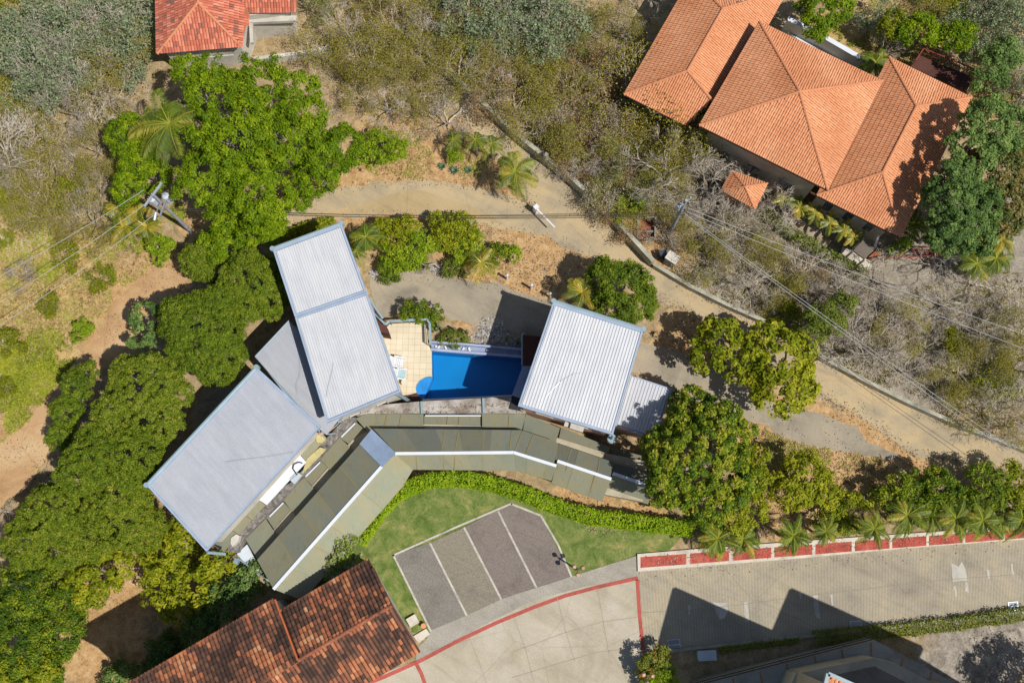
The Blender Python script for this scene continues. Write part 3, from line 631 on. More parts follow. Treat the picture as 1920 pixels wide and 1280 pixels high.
# rusty lap seams
m = MB()
seams = [((853, 849, ZR), (852, 882, ZE)), ((780, 850, ZR), (782, 880, ZE)), ((835, 806, ZN), (828, 848, ZR)), ((860, 806, ZN), (853, 848, ZR)), ((908, 806, ZN), (905, 848, ZR)), ((960, 806, ZN), (955, 848, ZR)), ((726, 778, ZS + .01), (720, 803, ZS + .01)), ((752, 778, ZS + .01), (748, 803, ZS + .01)), ((840, 780, ZS - .2), (837, 803, ZS - .2)), ((862, 780, ZS - .2), (859, 803, ZS - .2)), ((955, 778, ZS + .01), (953, 803, ZS + .01)),
         ((980, 807, ZN), (965, 847, ZR)), ((1000, 815, ZN), (985, 853, ZR)), ((1072, 842, ZN - .25), (1062, 868, ZR - .25)), ((1125, 860, ZN - .25), (1120, 887, ZR - .25)), ((1116, 890, ZR - .25), (1104, 930, ZE - .25)), ((1064, 872, ZR - .25), (1052, 905, ZE - .25)), ((832, 850, ZR), (832, 881, ZE)), ((905, 850, ZR), (906, 881, ZE))]
for a, b in seams:
    m = MB(); m.bar(P(*a) + Vector((0, 0, .035)), P(*b) + Vector((0, 0, .035)), .045, .03); m.build('lap_seam', M['seam'], sh)
wl = MB()
fp = [(520, 1095), (680, 915), (745, 880), (770, 868), (966, 872), (1030, 890), (1125, 925), (1205, 940), (1215, 865), (1140, 850), (980, 800), (800, 795), (700, 800), (660, 825), (490, 1020)]
wl.to([P(*p, 1.35) for p in fp], -1.5); wl.build('wall', M['beige'], sh)
# dark lowered yard at the shed's west end: pale side ramp
m = MB(); m.prism([P(444, 1038, 1.2), P(463, 1020, 1.2), P(489, 1066, .6), P(478, 1076, .6)], .2); m.build('side_ramp', M['transf'], sh)
for a, b, c, d, z0, z1, fr in (((482, 1049), (676, 831), (716, 873), (513, 1104), ZN, ZR, (.2, .42, .58, .8)), ((513, 1104), (716, 874), (755, 912), (568, 1125), ZR, ZE, (.17, .36, .52, .8))):
    for f in fr:
        p = P(a[0] + (b[0] - a[0]) * f, a[1] + (b[1] - a[1]) * f, z0); q = P(d[0] + (c[0] - d[0]) * f, d[1] + (c[1] - d[1]) * f, z1); m = MB(); m.bar(p + Vector((0, 0, .03)), q + Vector((0, 0, .03)), .03, .03); m.build('lap_seam', M['seam'], sh)
for a, b in (((736, 940), (648, 1040)), ((760, 900), (728, 932)), ((640, 1010), (590, 1066))):
    m = MB(); m.bar(P(*a, 2.0) + Vector((0, 0, .06)), P(*b, 2.0) + Vector((0, 0, .06)), .03, .05)
m = MB(); m.tube(P(446, 1046, 1.2), P(520, 1100, .4), .05); m.tube(P(440, 1050, 1.1), P(448, 1053, 1.1), .25); m.build('drain_pipe', M['gutter'], sh)

# ledge walls ---------------------------------------------------------------
lg = MB(); lg.to([P(*p, 1.9) for p in ((668, 779), (664, 770), (700, 760), (745, 756), (792, 752), (906, 746), (958, 741), (962, 760), (985, 766), (986, 775), (905, 774), (794, 774), (690, 775))], -.1)
tag(lg.build('retaining_ledge', M['stone']), 'stained pale concrete ledge between the pool and the olive roof', 'ledge')
for (a, b) in (((790, 752), (791, 775)), ((906, 746), (907, 774))):
    m = MB(); m.bar(P(*a, 2.05), P(*b, 2.05), .14, .12)
    tag(m.build('ledge_divider', M['gutter']), 'narrow grey divider strip across the concrete ledge, ' + ('at the pool step end' if a[0] == 790 else 'nearer the pavilion'), 'divider', 'dividers on the ledge')
m = MB(); m.to([P(*p, 1.95) for p in ((425, 1034), (436, 1008), (520, 920), (548, 902), (590, 846), (626, 806), (650, 782), (667, 782), (663, 790), (632, 822), (600, 858), (530, 935), (458, 1008), (444, 1036))], -.1)
tag(m.build('stone_parapet', M['rough']), 'rough speckled grey stone parapet between the house and the bent shed', 'parapet')
m = MB(); m.prism([P(*p, 2.5) for p in ((433, 1008), (443, 1001), (449, 1004), (446, 1015), (436, 1024), (432, 1018))], .8); tag(m.build('white_rock', M['whitewall']), 'white lump of stone at the south end of the rough parapet', 'rock')

# pool -----------------------------------------------------------------------
pd = empty('pool_terrace', P(770, 670), 'cream tiled pool terrace with pale grey pipe railing', 'terrace')
arcp = [(810, 706), (803, 705), (795, 707), (787, 712), (781, 719), (779, 727), (781, 736), (786, 743), (792, 749)]
def deckmat():
    m, nt, b = newmat('cream_deck_tiles'); v = pos(nt, R(-1)); br = nt.nodes.new('ShaderNodeTexBrick'); br.offset = 0
    br.inputs['Scale'].default_value = 1; br.inputs['Brick Width'].default_value = .42; br.inputs['Row Height'].default_value = .42; br.inputs['Mortar Size'].default_value = .012
    br.inputs['Color1'].default_value = A(238, 226, 200); br.inputs['Color2'].default_value = A(230, 216, 188); br.inputs['Mortar'].default_value = A(196, 180, 150); nt.links.new(v, br.inputs['Vector'])
    g = ramp(nt, nz(nt, pos(nt), 1.2, 6, .6), [(.3, (.9, .88, .84, 1)), (.7, (1.05,) * 3 + (1,))]); nt.links.new(mix(nt, 1, br.outputs[0], g, 'MULTIPLY'), b.inputs['Base Color']); b.inputs['Roughness'].default_value = .7; return m
m = MB(); m.to([P(*p, .34) for p in [(715, 622), (731, 607), (800, 603), (802, 645), (809, 656)] + arcp[:7] + [(765, 740), (740, 745), (700, 640)]], -.1)
m.build('tiled_deck', deckmat(), pd)
m = MB(); m.prism([P(*p, .36) for p in ((755, 741), (783, 738), (788, 745), (792, 750), (768, 753))], .2); m.build('brown_step', M['wood'], pd)
rl = MB(); rp = [(722, 609), (731, 602), (801, 598), (806, 606), (807, 645)]
rp = [P(a, b, 1.35) for a, b in rp]
for i in range(len(rp) - 1):
    rl.bar(rp[i], rp[i + 1], .16, .06)
rl.build('railing_cap', M['gutter'], pd)
rl = MB()
for i in range(len(rp) - 1):
    n = max(1, int((rp[i + 1] - rp[i]).length / .9))
    for k in range(n + 1): a = rp[i].lerp(rp[i + 1], k / n); rl.tube(a - Vector((0, 0, 1.02)), a - Vector((0, 0, .05)), .035, n=6)
for dz in (.35, .62, .85):
    for i in (2, 3): rl.tube(rp[i] - Vector((0, 0, dz)), rp[i + 1] - Vector((0, 0, dz)), .03, n=6)
rl.build('railing_post', M['gutter'], pd)
ring = [(809, 657), (881, 663), (949, 668), (981, 671), (975, 700), (960, 741), (880, 745), (792, 749)] + arcp[::-1][1:]
pl = empty('swimming_pool', P(870, 700), 'bright blue swimming pool with a rounded shallow end', 'swimming pool')
def poolmat():
    m, nt, b = newmat('blue_pool_tile'); v = pos(nt)
    nt.links.new(ramp(nt, nz(nt, v, .5, 3), [(.3, L4(.0, .21, .50)), (.7, L4(.0, .25, .56))]), b.inputs['Base Color']); b.inputs['Roughness'].default_value = .5; return m
bm_ = MB(); rg = [P(*p, .3) for p in ring]
bot = [Vector((p.x, p.y, -1.3)) for p in rg]; bm_.ngon(bot)
for i in range(len(rg)):
    j = (i + 1) % len(rg); bm_.poly([rg[i], rg[j], bot[j], bot[i]])
PT = poolmat(); bm_.build('basin', PT, pl)
m = MB(); m.to([Vector((p.x, p.y, -.15)) for p in [P(*q, .3) for q in arcp]], -1.29); m.build('shallow_step', flat('step_mosaic', L4(.06, .27, .62), .6, 0, .3, .3), pl)
def watermat():
    m, nt, b = newmat('pool_water'); nt.nodes.remove(b)
    tr = nt.nodes.new('ShaderNodeBsdfTransparent'); tr.inputs[0].default_value = (.62, .90, .98, 1)
    gl = nt.nodes.new('ShaderNodeBsdfGlossy'); gl.inputs['Roughness'].default_value = .06
    fr = nt.nodes.new('ShaderNodeFresnel'); fr.inputs[0].default_value = 1.33; mx = nt.nodes.new('ShaderNodeMixShader')
    bp = nt.nodes.new('ShaderNodeBump'); bp.inputs['Strength'].default_value = .15; bp.inputs['Distance'].default_value = .02; nt.links.new(nz(nt, pos(nt), 2.5, 3), bp.inputs['Height']); nt.links.new(bp.outputs[0], gl.inputs['Normal'])
    nt.links.new(fr.outputs[0], mx.inputs[0]); nt.links.new(tr.outputs[0], mx.inputs[1]); nt.links.new(gl.outputs[0], mx.inputs[2]); nt.links.new(mx.outputs[0], nt.nodes['Material Output'].inputs[0]); return m
m = MB(); m.ngon([p - Vector((0, 0, .09)) for p in rg]); m.build('water_surface', watermat(), pl)
LW = surf('pale_lilac_wall', A(172, 184, 214), None, None, 1, 8, .12)
m = MB(); m.path([P(*p, .3) for p in ((808, 655), (880, 661), (949, 666), (982, 669))], .17, -.1, .38); m.build('pool_coping', LW, pl)
m = MB(); m.path([P(*p, .3) for p in ((808, 642), (880, 647), (949, 653), (982, 656))], .14, -.1, .55); m.build('trough_wall', LW, pl)
m = MB(); m.to([P(*p, .12) for p in ((808, 643), (949, 654), (982, 657), (982, 668), (880, 660), (808, 654))], -.1); m.build('trough_floor', flat('trough_lilac', A(156, 168, 196), .5), pl)
m = MB()
for k, (a, b) in enumerate(((818, 650), (823, 651), (836, 652), (860, 653), (869, 654), (880, 655), (914, 657))): m.box(P(a, b, .2), .16 + .06 * (k % 3), .12, .12, k)
m.build('trough_stone', M['plastic'], pl)
m = MB(); m.path([P(*p, .3) for p in ((792, 750), (880, 746), (960, 742))], .12, -.1, .42); m.build('pool_coping', M['whitecap'], pl)

# chairs by the pool
def chair(loc, rz, towel, label):
    o = empty('pool_chair', loc, label, 'chair', 'plastic chairs by the pool', rz)
    m = MB()
    for k in range(5): m.box((0, -.24 + .12 * k, .36 + .01 * k), .58, .1, .03)
    m.build('seat', M['plastic'], o, local=True)
    m = MB()
    for k in range(5): m.prism([(-.26 + .11 * k, .28, .42), (-.17 + .11 * k, .28, .42), (-.17 + .11 * k, .62, .95), (-.26 + .11 * k, .62, .95)], .03)
    m.build('backrest', M['plastic'], o, local=True)
    for s in (-1, 1):
        m = MB(); m.box((s * .34, 0, .58), .12, .72, .035); m.build('armrest', M['plastic'], o, local=True)
        for y in (-.3, .3):
            m = MB(); m.box((s * .33, y, .29), .06, .08, .56); m.build('leg', M['plastic'], o, local=True)
    if towel:
        m = MB(); m.box((0, -.02, .42), .46, .5, .03); m.build('cushion', M['teal'], o, local=True)
    return o
chair(P(749, 681, .34), R(80), False, 'white slatted plastic pool chair, empty, nearer the railing')
chair(P(754, 703, .34), R(80), True, 'white plastic pool chair with a pale teal cushion')
tb = empty('side_table', P(760, 718, .34), 'small low white table beside the teal cushioned chair', 'table')
m = MB(); m.tube((0, 0, .36), (0, 0, .4), .24, n=16); m.build('table_top', surf('cream_plastic', A(224, 214, 190), None, None, 1, 8, .05), tb, local=True)
for k in range(3):
    m = MB(); a = k * 2.1; m.tube((.17 * math.cos(a), .17 * math.sin(a), 0), (.17 * math.cos(a), .17 * math.sin(a), .36), .025); m.build('leg', M['plastic'], tb, local=True)

# ------------------------------------------------------------------ tile roofs
def tile_plane(root, poly, mat, tw, tl, base, rise=.03, bias=None):
    pts = [Vector(p) for p in poly]; n = Vector((0, 0, 0))
    for i in range(len(pts)):
        a, b = pts[i], pts[(i + 1) % len(pts)]; n += Vector(((a.y - b.y) * (a.z + b.z), (a.z - b.z) * (a.x + b.x), (a.x - b.x) * (a.y + b.y)))
    n.normalize()
    if n.z < 0: n = -n
    c = sum(pts, Vector()) / len(pts); d = Vector((n.x * n.z, n.y * n.z, n.z * n.z - 1))
    d.normalize(); e = n.cross(d)
    uv = [((p - c).dot(e), (p - c).dot(d)) for p in pts]
    s = MB(); s.ngon([p - n * .03 for p in pts]) 
    ro = s.build('roof', base, root)
    us = [q[0] for q in uv]; vs = [q[1] for q in uv]; u0 = min(us); v1 = max(vs)
    m = MB(); nu = int((max(us) - u0) / tw) + 1; nv = int((v1 - min(vs)) / tl) + 2; th = [math.pi * k / 4 for k in range(5)]
    for i in range(nu):
        for j in range(nv):
            u = u0 + (i + .5) * tw; v = v1 - (j + .5) * tl
            if not inpoly(u, v, uv): continue
            t = random.random() if bias is None else bias(c + e * u + d * v)
            jx = random.uniform(-.008, .008); k0 = len(m.v)
            for (vv, rr, up) in ((v - tl * .55, .40, .0), (v + tl * .52, .46, .022 if tw < .19 else .04)):
                for a in th:
                    p = c + e * (u + jx - math.cos(a) * tw * rr) + d * vv + n * (math.sin(a) * rise + up); m.v.append(tuple(p))
            for k in range(4): m.f.append((k0 + k, k0 + k + 5, k0 + k + 6, k0 + k + 1)); m.t.append(t)
            m.f.append((k0 + 5, k0 + 9, k0 + 8, k0 + 7, k0 + 6)); m.t.append(0)
    m.build('roof_tiles', mat, ro)
    return ro
def ridge(root, pts, mat, r=.11):
    for a, b in pts:
        a, b = Vector(a), Vector(b); m = MB(); L = (b - a).length; n = max(1, int(L / .4)); 
        for k in range(n): m.tube(a.lerp(b, k / n), a.lerp(b, (k + 1.08) / n), r, r * .86, n=8, cap=True)
        m.build('ridge', mat, root, smooth=False)
def eave(root, pts, mat, h=.16, w_=.1):
    m = MB()
    for a, b in pts: m.bar(Vector(a), Vector(b), w_, h)
    m.build('fascia', mat, root)
def patchy(p):     # lichen-dark patches and orange replacement tiles
    v = .5 + .55 * noise.noise(Vector((p.x * .55, p.y * .55, 1))) + .35 * noise.noise(Vector((p.x * 1.6, p.y * 1.6, 5))) + .25 * noise.noise(Vector((p.x * 3.2, p.y * .9, 8))) + random.uniform(-.24, .24)
    return max(0, min(1, v))
def soft(p): return max(0, min(1, .5 + .45 * noise.noise(Vector((p.x * .4, p.y * .4, 7))) + random.uniform(-.22, .22)))
# north-east villa
ne = empty('terracotta_villa', P(1560, 300), 'large villa with three staggered orange hip roofs at the upper right', 'house')
eN = 4.3
A_ = dict(W=P(1170, 177, 4), S=P(1287, 236, 4), r0=P(1289, 133, 5.5), r1=P(1355, 17, 5.5), nW=P(1296, -42, 4), nE=P(1490, -45, 4), E1=P(1436, 52, 4), E0=P(1347, 133, 4))
S2 = P(1343, 215, 4)
tile_plane(ne, [A_['W'], A_['r0'], A_['r1'], A_['nW']], M['tileNE'], .165, .32, M['tilebase'], bias=soft)
Ah = PP(1335, 188, A_['W'], A_['S'], A_['r0'])
tile_plane(ne, [A_['W'], A_['S'], Ah, A_['r0']], M['tileNE'], .165, .32, M['tilebase'], bias=soft)
tile_plane(ne, [PP(1335, 190, A_['r0'], A_['r1'], P(1440, 44, 4)), P(1440, 44, 4), PP(1478, -20, A_['r0'], A_['r1'], P(1440, 44, 4)), A_['r1'], A_['r0']], M['tileNE'], .165, .32, M['tilebase'], bias=soft)
tile_plane(ne, [A_['r1'], A_['nE'], A_['nW']], M['tileNE'], .165, .32, M['tilebase'], bias=soft)
ridge(ne, [(A_['r0'], A_['r1']), (A_['W'], A_['r0']), (A_['r1'], A_['nW']), (A_['r1'], P(1478, -20, 4)), (A_['r0'], Ah)], M['ridgeNE'])
B_ = [P(1424, 41, 5.4), P(1655, 152, 5.4), P(1552, 356, 5.4), P(1311, 235, 5.4)]; Ba = P(1499, 172, 7.4)
for i in range(4): tile_plane(ne, [B_[i], B_[(i + 1) % 4], Ba], M['tileNE'], .165, .32, M['tilebase'], bias=soft)
ridge(ne, [(b, Ba) for b in B_], M['ridgeNE'])
Cn, Ce, Cs, Cw = P(1667, 107, 3.9), P(1821, 183, 3.9), P(1688, 445, 3.9), P(1520, 360, 3.9); c0, c1 = P(1718, 200, 5.3), P(1655, 323, 5.3)
n1_ = (c0 - Cn).cross(c1 - Cn); n2_ = (Cw - Cs).cross(c1 - Cs); hd = n1_.cross(n2_); hd = hd * (1 if hd.z < 0 else -1); ch = c1 + hd * ((3.9 - c1.z) / hd.z)
tile_plane(ne, [Cn, Ce, c0], M['tileNE'], .165, .32, M['tilebase'], bias=soft)
tile_plane(ne, [Ce, Cs, c1, c0], M['tileNE'], .165, .32, M['tilebase'], bias=soft)
tile_plane(ne, [Cs, ch, c1], M['tileNE'], .165, .32, M['tilebase'], bias=soft)
tile_plane(ne, [ch, Cn, c0, c1], M['tileNE'], .165, .32, M['tilebase'], bias=soft)
ridge(ne, [(Cn, c0), (Ce, c0), (c0, c1), (Cs, c1), (ch, c1)], M['ridgeNE'])
dk = flat('dark_fascia', A(96, 62, 46), .8)
eave(ne, [(A_['nW'], A_['W']), (A_['W'], A_['S']), (A_['S'], P(1338, 224, 4))], dk)
eave(ne, [(B_[i], B_[(i + 1) % 4]) for i in range(4)], dk)
eave(ne, [(Cn, Ce), (Ce, Cs), (Cs, Cw)], dk)
def villa_wall(pts, z0, top, inset=.75, mat='beige'):
    ctr = sum(pts, Vector()) / len(pts); tp = []
    for i, p in enumerate(pts):
        a, b = pts[i - 1], pts[(i + 1) % len(pts)]; v = ((a - p).normalized() + (b - p).normalized()); v.z = 0; v.normalize()
        if v.dot(ctr - p) < 0: v = -v
        q = p + v * inset * 1.3; q.z = top; tp.append(q)
    m = MB(); m.to(tp, z0); o = m.build('wall', M[mat], ne)
    for i in range(len(tp)):
        p, q = tp[i], tp[(i + 1) % len(tp)]
        if (q - p).cross(ctr - p).z < 0: p, q = q, p
        if (q - p).length > 3:
            for k in range(3): window(o, p, q, 1.0, 2.4, .12 + .3 * k, .26 + .3 * k)
villa_wall([A_['W'], A_['S'], P(1440, 44, 4), P(1480, -20, 4), A_['nW']], -.1, 3.7)
villa_wall(B_, -.1, 5.1); villa_wall([Cn, Ce, Cs, Cw], -.1, 3.6)
m = MB(); m.path([P(*p) for p in ((1466, 56), (1530, 88), (1620, 140))], .35, -.1, 1.6); m.path([P(1473, 66), P(1620, 150)], .12, -.1, .4)
tag(m.build('garden_wall', M['whitecap']), 'low white wall running behind the big orange villa roof', 'wall')
# brown deck north-east
dkk = empty('timber_deck', P(1770, 135), 'dark brown timber deck with red railing behind the villa', 'deck')
dp = [P(*p, 1.6) for p in ((1722, 103), (1826, 145), (1812, 172), (1707, 125))]
m = MB(); m.prism(dp, .2); m.build('deck_floor', M['wood'], dkk)
m = MB()
for a, b in ((0, 1), (1, 2), (0, 3)):
    p, q = dp[a], dp[b]; u = Vector((0, 0, .9)); m.tube(p + u, q + u, .05, n=6); m.tube(p + u * .5, q + u * .5, .03, n=6); n = int((q - p).length / .9) + 1
    for k in range(n + 1): e = p.lerp(q, k / n); m.tube(e, e + u, .035, n=6)
m.build('railing', M['rail'], dkk)
# small hut
ht = empty('tiled_hut', P(1395, 360), 'small square hut with an orange pyramid roof under bare twigs', 'hut')
hq = [P(1372, 320, 2.6), P(1439, 344, 2.6), P(1416, 392, 2.6), P(1352, 356, 2.6)]; ha = P(1397, 350, 3.5)
for i in range(4): tile_plane(ht, [hq[i], hq[(i + 1) % 4], ha], M['tileNE'], .165, .32, M['tilebase'], bias=soft)
ridge(ht, [(b, ha) for b in hq], M['ridgeNE'], .08)
m = MB(); ctr = sum(hq, Vector()) / 4; m.to([Vector((p.x, p.y, 2.4)).lerp(Vector((ctr.x, ctr.y, 2.4)), .2) for p in hq], -.1); m.build('wall', M['salmon'], ht)
# north-west house
nw = empty('red_tile_house', P(400, 40), 'house with bright red clay tile hip roof at the upper left', 'house')
n0, n1, n2, n3 = P(295, 101, 3.6), P(452, 88, 3.6), P(469, 66, 3.6), P(468, 25, 3.6); na = P(371, 5, 5.3); nl = P(291, -30, 3.6); nb = P(371, -60, 5.3)
tile_plane(nw, [n0, n1, na], M['tileNW'], .2, .36, M['tilebase'])
tile_plane(nw, [n1, n3, P(441, -25, 3.9), nb, na], M['tileNW'], .2, .36, M['tilebase'])
tile_plane(nw, [nl, n0, na, nb], M['tileNW'], .2, .36, M['tilebase'])
tile_plane(nw, [P(441, -25, 4.2), P(556, -25, 4.2), P(556, 22, 3.5), P(468, 25, 3.5)], M['tileNW'], .2, .36, M['tilebase'])
ridge(nw, [(n0, na), (n1, na), (na, nb)], M['ridgeNE'], .1)
m = MB(); m.to([P(*p, 3.2) for p in ((305, 90), (445, 76), (460, 30), (540, 20), (540, -40), (310, -40))], -.1); o = m.build('wall', M['whitewall'], nw)
m = MB(); m.bar(P(466, 38, 2.6), P(556, 34, 2.6), .4, .3); m.bar(P(470, 42, 2.6), P(472, 80, 2.6), .25, .3); m.build('beam', M['whitewall'], nw)
m = MB(); m.to([P(*p, 1.4) for p in ((320, 98), (420, 92), (440, 104), (330, 112))], -.1); m.build('terrace_wall', M['whitewall'], nw)
# south-west house
sw = empty('old_tile_house', P(520, 1190), 'house with weathered mottled brown and orange barrel tiles at the bottom', 'house')
e0, e1 = P(690, 1048, 3.6), P(526, 1144, 3.6); rt = P(735, 1134, 5.0); rb_ = P(560, 1237, 5.0); s1 = P(787, 1221, 3.6)
rz_ = rt + (rb_ - rt) * 2.6; es = s1 + (rb_ - rt) * 2.6
f0, f1 = P(512, 1123, 3.75), P(512, 1123, 3.75) + (rb_ - rt) * 2.0
tile_plane(sw, [e0, rt, rb_, e1], M['tileSW'], .25, .36, M['tiledark'], .08, patchy)
up = Vector((0, 0, .12))
tile_plane(sw, [f0, rb_ + up, rz_ + up, f1], M['tileSW'], .25, .36, M['tiledark'], .08, patchy)
tile_plane(sw, [rt, s1, es, rz_], M['tileSW'], .25, .36, M['tiledark'], .08, patchy)
ridge(sw, [(rt, rb_), (rb_, rz_)], M['ridgeSW'], .14)
m = MB(); m.bar(e0, e1, .12, .14); m.bar(f0, f1, .14, .14); m.build('eave_tile', M['eaveSW'], sw)
m = MB(); m.bar(s1, es, .1, .14); m.bar(e0, rt, .08, .12); m.bar(rt, s1, .08, .12); m.build('fascia', dk, sw)
m = MB(); fpp = [e0.lerp(rt, .08), s1.lerp(rt, .08), es.lerp(rz_, .08), f1, f0, e1]; fpp = [Vector((p.x, p.y, 3.3)) for p in fpp]; ctr = sum(fpp, Vector()) / len(fpp)
m.to([p.lerp(ctr, .05) for p in fpp], -6.4); m.build('wall', M['whitewall'], sw)
m = MB(); a = e1 + Vector((.1, -.1, .0)); m.bar(f0 + Vector((.12, 0, .05)), rb_ + Vector((.0, 0, .25)), .1, .1); m.build('step_flashing', M['eaveSW'], sw)

# south building in its own shade ------------------------------------------------
sb = empty('tower_house', P(1640, 1270), 'pale house with a railed terrace, in its own shade at the bottom edge', 'house')
tz = 2.2
ter = [P(*p, tz) for p in ((1310, 1282), (1640, 1199), (1810, 1290), (1900, 1345), (1700, 1420), (1330, 1400))]
m = MB(); m.to(ter, -.1); m.build('terrace', surf('grey_terrace', A(176, 172, 160), None, None, .6, 6, .15), sb)
bt = surf('brown_band', A(176, 136, 96), None, None, 1, 8, .2)
m = MB()
for a, b in (((1633, 1204), (1634, 1236)), ((1578, 1217), (1583, 1245)), ((1527, 1229), (1533, 1255)), ((1475, 1243), (1482, 1282)), ((1425, 1258), (1430, 1285)), ((1374, 1270), (1376, 1285)), ((1693, 1231), (1688, 1256)), ((1748, 1254), (1742, 1282))):
    m = MB(); m.bar(P(*a, tz + .01), P(*b, tz + .01), .12, .05); m.build('floor_band', bt, sb)
m = MB(); rr = [P(1308, 1283, tz + .95), P(1480, 1238, tz + .95), P(1640, 1197, tz + .95)]
for i in range(2):
    p, q = rr[i], rr[i + 1]; m.tube(p, q, .035, n=6); m.tube(p - Vector((0, 0, .8)), q - Vector((0, 0, .8)), .03, n=6); n = int((q - p).length / .13)
    for k in range(n + 1): e = p.lerp(q, k / n); m.tube(e - Vector((0, 0, .95)), e, .03 if k % 14 == 0 else .012, n=4, cap=False)
m.build('railing', M['darkcable'], sb)
m = MB(); m.to([P(*p, 4.2) for p in ((1480, 1290), (1492, 1262), (1570, 1246), (1638, 1233), (1680, 1243), (1770, 1290), (1760, 1400), (1500, 1400))], -.1); m.build('upper_slab', surf('cream_parapet', A(206, 196, 172), None, None, .6, 6, .1), sb)
m = MB(); m.to([P(*p, 4.21) for p in ((1550, 1268), (1640, 1248), (1730, 1295), (1700, 1390), (1560, 1390))], 4.0); m.build('balcony_floor', surf('balcony_tile', A(150, 140, 130), None, None, .6, 6, .1), sb)
# two hip-roofed towers: corners give the pointed shadows on the street
def tower(c, d1, d2, z, corner_px, other):
    c = Vector(c); L1, L2 = 9.0, 9.0; a = c; b = c + d2 * L2; e = c + d1 * L1; f = b + d1 * L1; ap = (a + f) / 2; ap.z = z + 1.6
    q = [a, b, f, e]
    for i in range(4): tile_plane(sb, [q[i], q[(i + 1) % 4], ap], M['tileNE'], .22, .36, M['tilebase'], bias=soft)
    m = MB()
    for i in range(4): m.bar(q[i] + Vector((0, 0, .08)), q[(i + 1) % 4] + Vector((0, 0, .08)), .22, .2)
    m.build('fascia', M['gutter'], sb)
    ctr = sum(q, Vector()) / 4; m = MB(); m.to([p.lerp(ctr, .12) - Vector((0, 0, .15)) for p in q], -.1); m.build('wall', M['beige'], sb)
ks = 1 / math.tan(EL); sdir = Vector((-math.cos(AZ), -math.sin(AZ), 0)) * ks
def caster(px, py, z):
    p = P(px, py, 0) - sdir * z; p.z = z; return p
h1 = 11.0
c1_ = caster(1265, 1103, h1); dL = (P(1236, 1210) - P(1265, 1103)).normalized(); dR = (P(1440, 1180) - P(1265, 1103)).normalized()
tower(c1_, dL, dR, h1, None, None)
h2 = 12.8
c2_ = caster(1484, 1105, h2); dR2 = (P(1640, 1174) - P(1484, 1105)).normalized(); dL2 = (P(1453, 1178) - P(1484, 1105)).normalized()
tower(c2_ , dL2, dR2, h2, None, None)

# ------------------------------------------------------------------ boundary wall, street things
bw = [(738, 60), (775, 85), (880, 180), (945, 240), (990, 280), (1022, 305), (1072, 345), (1140, 408), (1221, 497)]
m = MB(); m.path([P(*p) for p in bw], .3, -.02, 1.1); tag(m.build('boundary_wall', M['wallc']), 'pale concrete boundary wall descending along the upper driveway, north of the meter box', 'wall')
bw2 = [(1224, 500), (1290, 540), (1360, 575), (1430, 606), (1490, 640), (1545, 678), (1620, 718), (1700, 758), (1800, 802), (1930, 850)]
m = MB(); m.path([P(*p) for p in bw2], .25, -.02, .7); tag(m.build('boundary_wall', M['wallc']), 'low grey kerb wall along the driveway, from the meter box to the right edge', 'wall')
m = MB(); p = P(1022, 306); m.tube(p, p + Vector((0, 0, 1.6)), .2, .2, 12); m.tube(p + Vector((0, 0, 1.6)), p + Vector((0, 0, 1.8)), .2, .06, 12); tag(m.build('gate_post', M['wallc']), 'round pale post standing on the boundary wall beside the palm', 'post')
m = MB(); m.path([P(*p) for p in ((480, 120), (560, 110), (640, 95), (700, 85), (752, 78))], .25, -.02, .8); tag(m.build('boundary_wall', M['whitewall']), 'broken white garden wall half hidden by thorn trees below the red roof', 'wall')
gt = empty('barrier_arm', P(1008, 392), 'white barrier arm lowered across the upper driveway', 'barrier')
m = MB(); a, b = P(1007, 392, 1.0), P(1040, 426, 1.0); m.bar(a, b, .1, .1); m.build('arm', M['plastic'], gt)
m = MB(); m.box(P(1005, 392, .55), .34, .3, 1.05, R(40)); m.build('base_box', M['plastic'], gt)
for (a, b, l) in ((951, 523, 'west'), (996, 541, 'middle'), (1031, 557, 'east')):
    m = MB(); p = P(a, b); m.tube(p, p + Vector((0, 0, 1.05)), .08, .08, 10); m.tube(p + Vector((0, 0, 1.05)), p + Vector((0, 0, 1.15)), .11, .04, 10)
    tag(m.build('bollard', M['plastic']), {'west': 'white bollard beside the drooping palm on the lower driveway edge', 'middle': 'white bollard alone on bare tan dirt, middle of three', 'east': 'white bollard closest to the pavilion roof corner'}[l], 'bollard', 'white bollards along the lower driveway')
def lamp_post(px, py, label, h=2.4):
    o = empty('street_lamp', P(px, py), label, 'street lamp', 'three-headed garden lamps'); h = 2.0; m = MB(); m.tube((0, 0, 0), (0, 0, h), .06, .05, 8); m.tube((0, 0, 0), (0, 0, .25), .12, .1, 8); m.build('post', M['darkbark'], o, local=True)
    for k in range(3):
        a = k * 2.09 + .4; c = Vector((.32 * math.cos(a), .32 * math.sin(a), h)); m = MB(); m.tube((0, 0, h - .1), c - Vector((0, 0, .1)), .03); m.build('bracket', M['darkbark'], o, local=True)
        m = MB(); m.tube(c - Vector((0, 0, .1)), c + Vector((0, 0, .05)), .1, .15, 10); m.tube(c + Vector((0, 0, .05)), c + Vector((0, 0, .22)), .15, .08, 10); m.build('lamp_shade', M['salmon'], o, local=True)
lamp_post(1080, 1066, 'three-headed lamp post on the lawn beside the parking bays')
lamp_post(1206, 1262, 'three-headed lamp post among the flowering bushes at the court corner')
